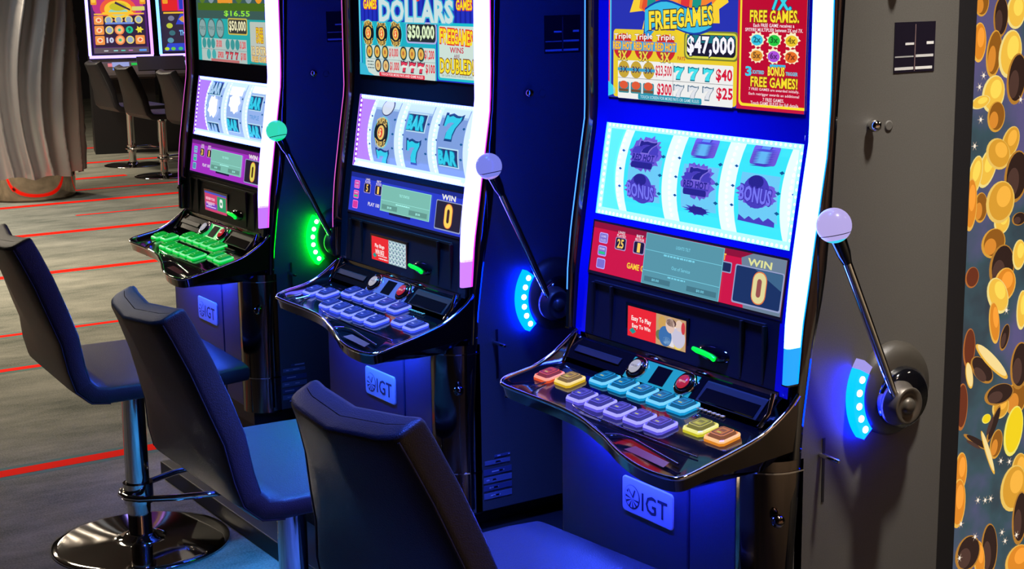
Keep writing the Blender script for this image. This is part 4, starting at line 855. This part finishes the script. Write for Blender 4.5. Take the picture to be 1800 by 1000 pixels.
far_machine(-12.33, 2.88, 'far slot machine with lit orange coin game screen, beside the wavy metal column', 0)
far_machine(-12.15, 3.52, 'far slot machine with blue and red screen, partly hidden by the purple-screen machine', 1)
m = MB(); m.prism_x([(-.0, .90), (-.22, .80), (-.24, .81), (-.02, .93)], -.22, .22, matte); o = m.build('sign_board', None, bevel=.004); o.location = (-11.95, 3.12, 0.02); o.rotation_euler = (0, 0, math.atan2(.96, .27)); tag(o, 'dark tilted panel between the two far slot machines', 'panel')

# ------------------------------------------------------------------ wavy column
R_ = thing('wavy_column', 'round column clad in wavy brushed metal ribs on a mirror base', 'column', (-9.79, 1.21, 0))
m = MB(); rows = []; N = 288; wm = mat('brushed_rib_metal', (186, 182, 180), .32, .7, bump=.3, bscale=60)
for z in zz(.19, 2.98, 60):
    r0 = .385+.02*math.sin(z*1.5+.5); ph = .55*math.sin(z*2.1+.3)+z*.28; row = []
    for k in range(N):
        a = 2*PI*k/N; w = 1.4-2.6*abs(math.sin(8*(a+ph*.45)+.4*math.sin(3*a+z*2.2)))**.8+.3*math.sin(5*a+z*3.0)
        row.append(((r0+.028*w)*math.cos(a), (r0+.028*w)*math.sin(a), z+(.012*math.sin(9*a) if z < .24 else 0)))
    rows.append(row)
m.grid(rows, wm, True, True); m.add([(math.cos(2*PI*k/48)*.36, math.sin(2*PI*k/48)*.36, .2) for k in range(48)], [tuple(range(48))], matte); m.build('ribbed_cladding', R_)
m = MB(); m.lathe([(.338, .012), (.350, .2)], (0, 0, 0), (0, 0, 1), mat('bronze_mirror', (190, 165, 145), .08, 1.0), 64); m.lathe([(.345, 0), (.345, .011)], (0, 0, 0), (0, 0, 1), dchrome, 64); m.build('mirror_base', R_)

# ------------------------------------------------------------------ low step in front of the plinth
m = MB(); m.box(-2.5, .33, -.45, -.301, 0, .055, mat('step_black', (20, 20, 22), .5, bump=.2, bscale=500)); tag(m.build('toe_step', None, bevel=.003), 'low black step on the floor along the foot of the slot machine row', 'step')

# ------------------------------------------------------------------ room
cm = bpy.data.materials.new('grey_carpet'); cm.use_nodes = True; nt = cm.node_tree; b = nt.nodes['Principled BSDF']; tc = nt.nodes.new('ShaderNodeTexCoord')
mp = nt.nodes.new('ShaderNodeMapping'); mp.inputs['Scale'].default_value = (1.0, .35, 1); nt.links.new(tc.outputs['Object'], mp.inputs['Vector'])
n1 = nt.nodes.new('ShaderNodeTexNoise'); n1.inputs['Scale'].default_value = 4.5; n1.inputs['Detail'].default_value = 8; n1.inputs['Roughness'].default_value = .7; nt.links.new(mp.outputs[0], n1.inputs['Vector'])
n2 = nt.nodes.new('ShaderNodeTexNoise'); n2.inputs['Scale'].default_value = 160; n2.inputs['Detail'].default_value = 2; nt.links.new(tc.outputs['Object'], n2.inputs['Vector'])
ad = nt.nodes.new('ShaderNodeMath'); ad.operation = 'MULTIPLY_ADD'; ad.inputs[1].default_value = .45; nt.links.new(n2.outputs['Fac'], ad.inputs[0]); nt.links.new(n1.outputs['Fac'], ad.inputs[2])
rp = nt.nodes.new('ShaderNodeValToRGB'); rp.color_ramp.elements[0].position = .5; rp.color_ramp.elements[0].color = lin((84, 88, 80))+(1,); rp.color_ramp.elements[1].position = .92; rp.color_ramp.elements[1].color = lin((150, 148, 136))+(1,)
nt.links.new(ad.outputs[0], rp.inputs[0]); nt.links.new(rp.outputs[0], b.inputs['Base Color']); b.inputs['Roughness'].default_value = .95; b.inputs['Specular IOR Level'].default_value = .1
redc = mat('red_carpet_line', (255, 24, 2), .9, spec=.1); teal = mat('grey_green_carpet_edge', (96, 122, 116), .95, spec=.1)
m = MB(); m.add([(-20, -9, 0), (5, -9, 0), (5, 9, 0), (-20, 9, 0)], [(0, 1, 2, 3)], cm)
for (x, w, y0, y1) in ((-2.84, .026, -6, .5), (-4.28, .018, -6, 3), (-4.95, .016, -6, 4), (-6.45, .03, .0, 4), (-6.45, .03, -6, -1.2), (-7.87, .034, .52, 4.5), (-8.57, .014, 1.18, 4.5), (-9.27, .034, .6, 5), (-9.93, .024, 1.4, 5), (-10.66, .038, -2, 2.28), (-11.79, .034, 1.5, 3.1), (-13.1, .034, 0, 3.6), (-9.3, .034, -5, .72)):
    w *= 1.5
    m.add([(x-w-.028, y0, .0006), (x+w+.028, y0, .0006), (x+w+.028, y1, .0006), (x-w-.028, y1, .0006)], [(0, 1, 2, 3)], teal); m.add([(x-w, y0, .0012), (x+w, y0, .0012), (x+w*.9, y1, .0012), (x-w*.9, y1, .0012)], [(0, 1, 2, 3)], redc)
o = m.build('floor'); o['kind'] = 'structure'
wm2 = mat('dark_wall', (40, 36, 44), .7, var=.2, vscale=3)
for nm, bx in (('wall_left', (-20.1, -20, -9, 9, 0, 3)), ('wall_right', (5, 5.1, -9, 9, 0, 3)), ('wall_back', (-20, 5, 9, 9.1, 0, 3)), ('wall_front', (-20, 5, -9.1, -9, 0, 3))):
    m = MB(); m.box(*bx, mat('warm_wall', (150, 118, 98), .7, var=.2, vscale=2) if nm == 'wall_right' else wm2); o = m.build(nm); o['kind'] = 'structure'
m = MB(); m.box(-20, 5, -9, 9, 3.0, 3.1, mat('ceiling_paint', (60, 56, 58), .8)); o = m.build('ceiling'); o['kind'] = 'structure'
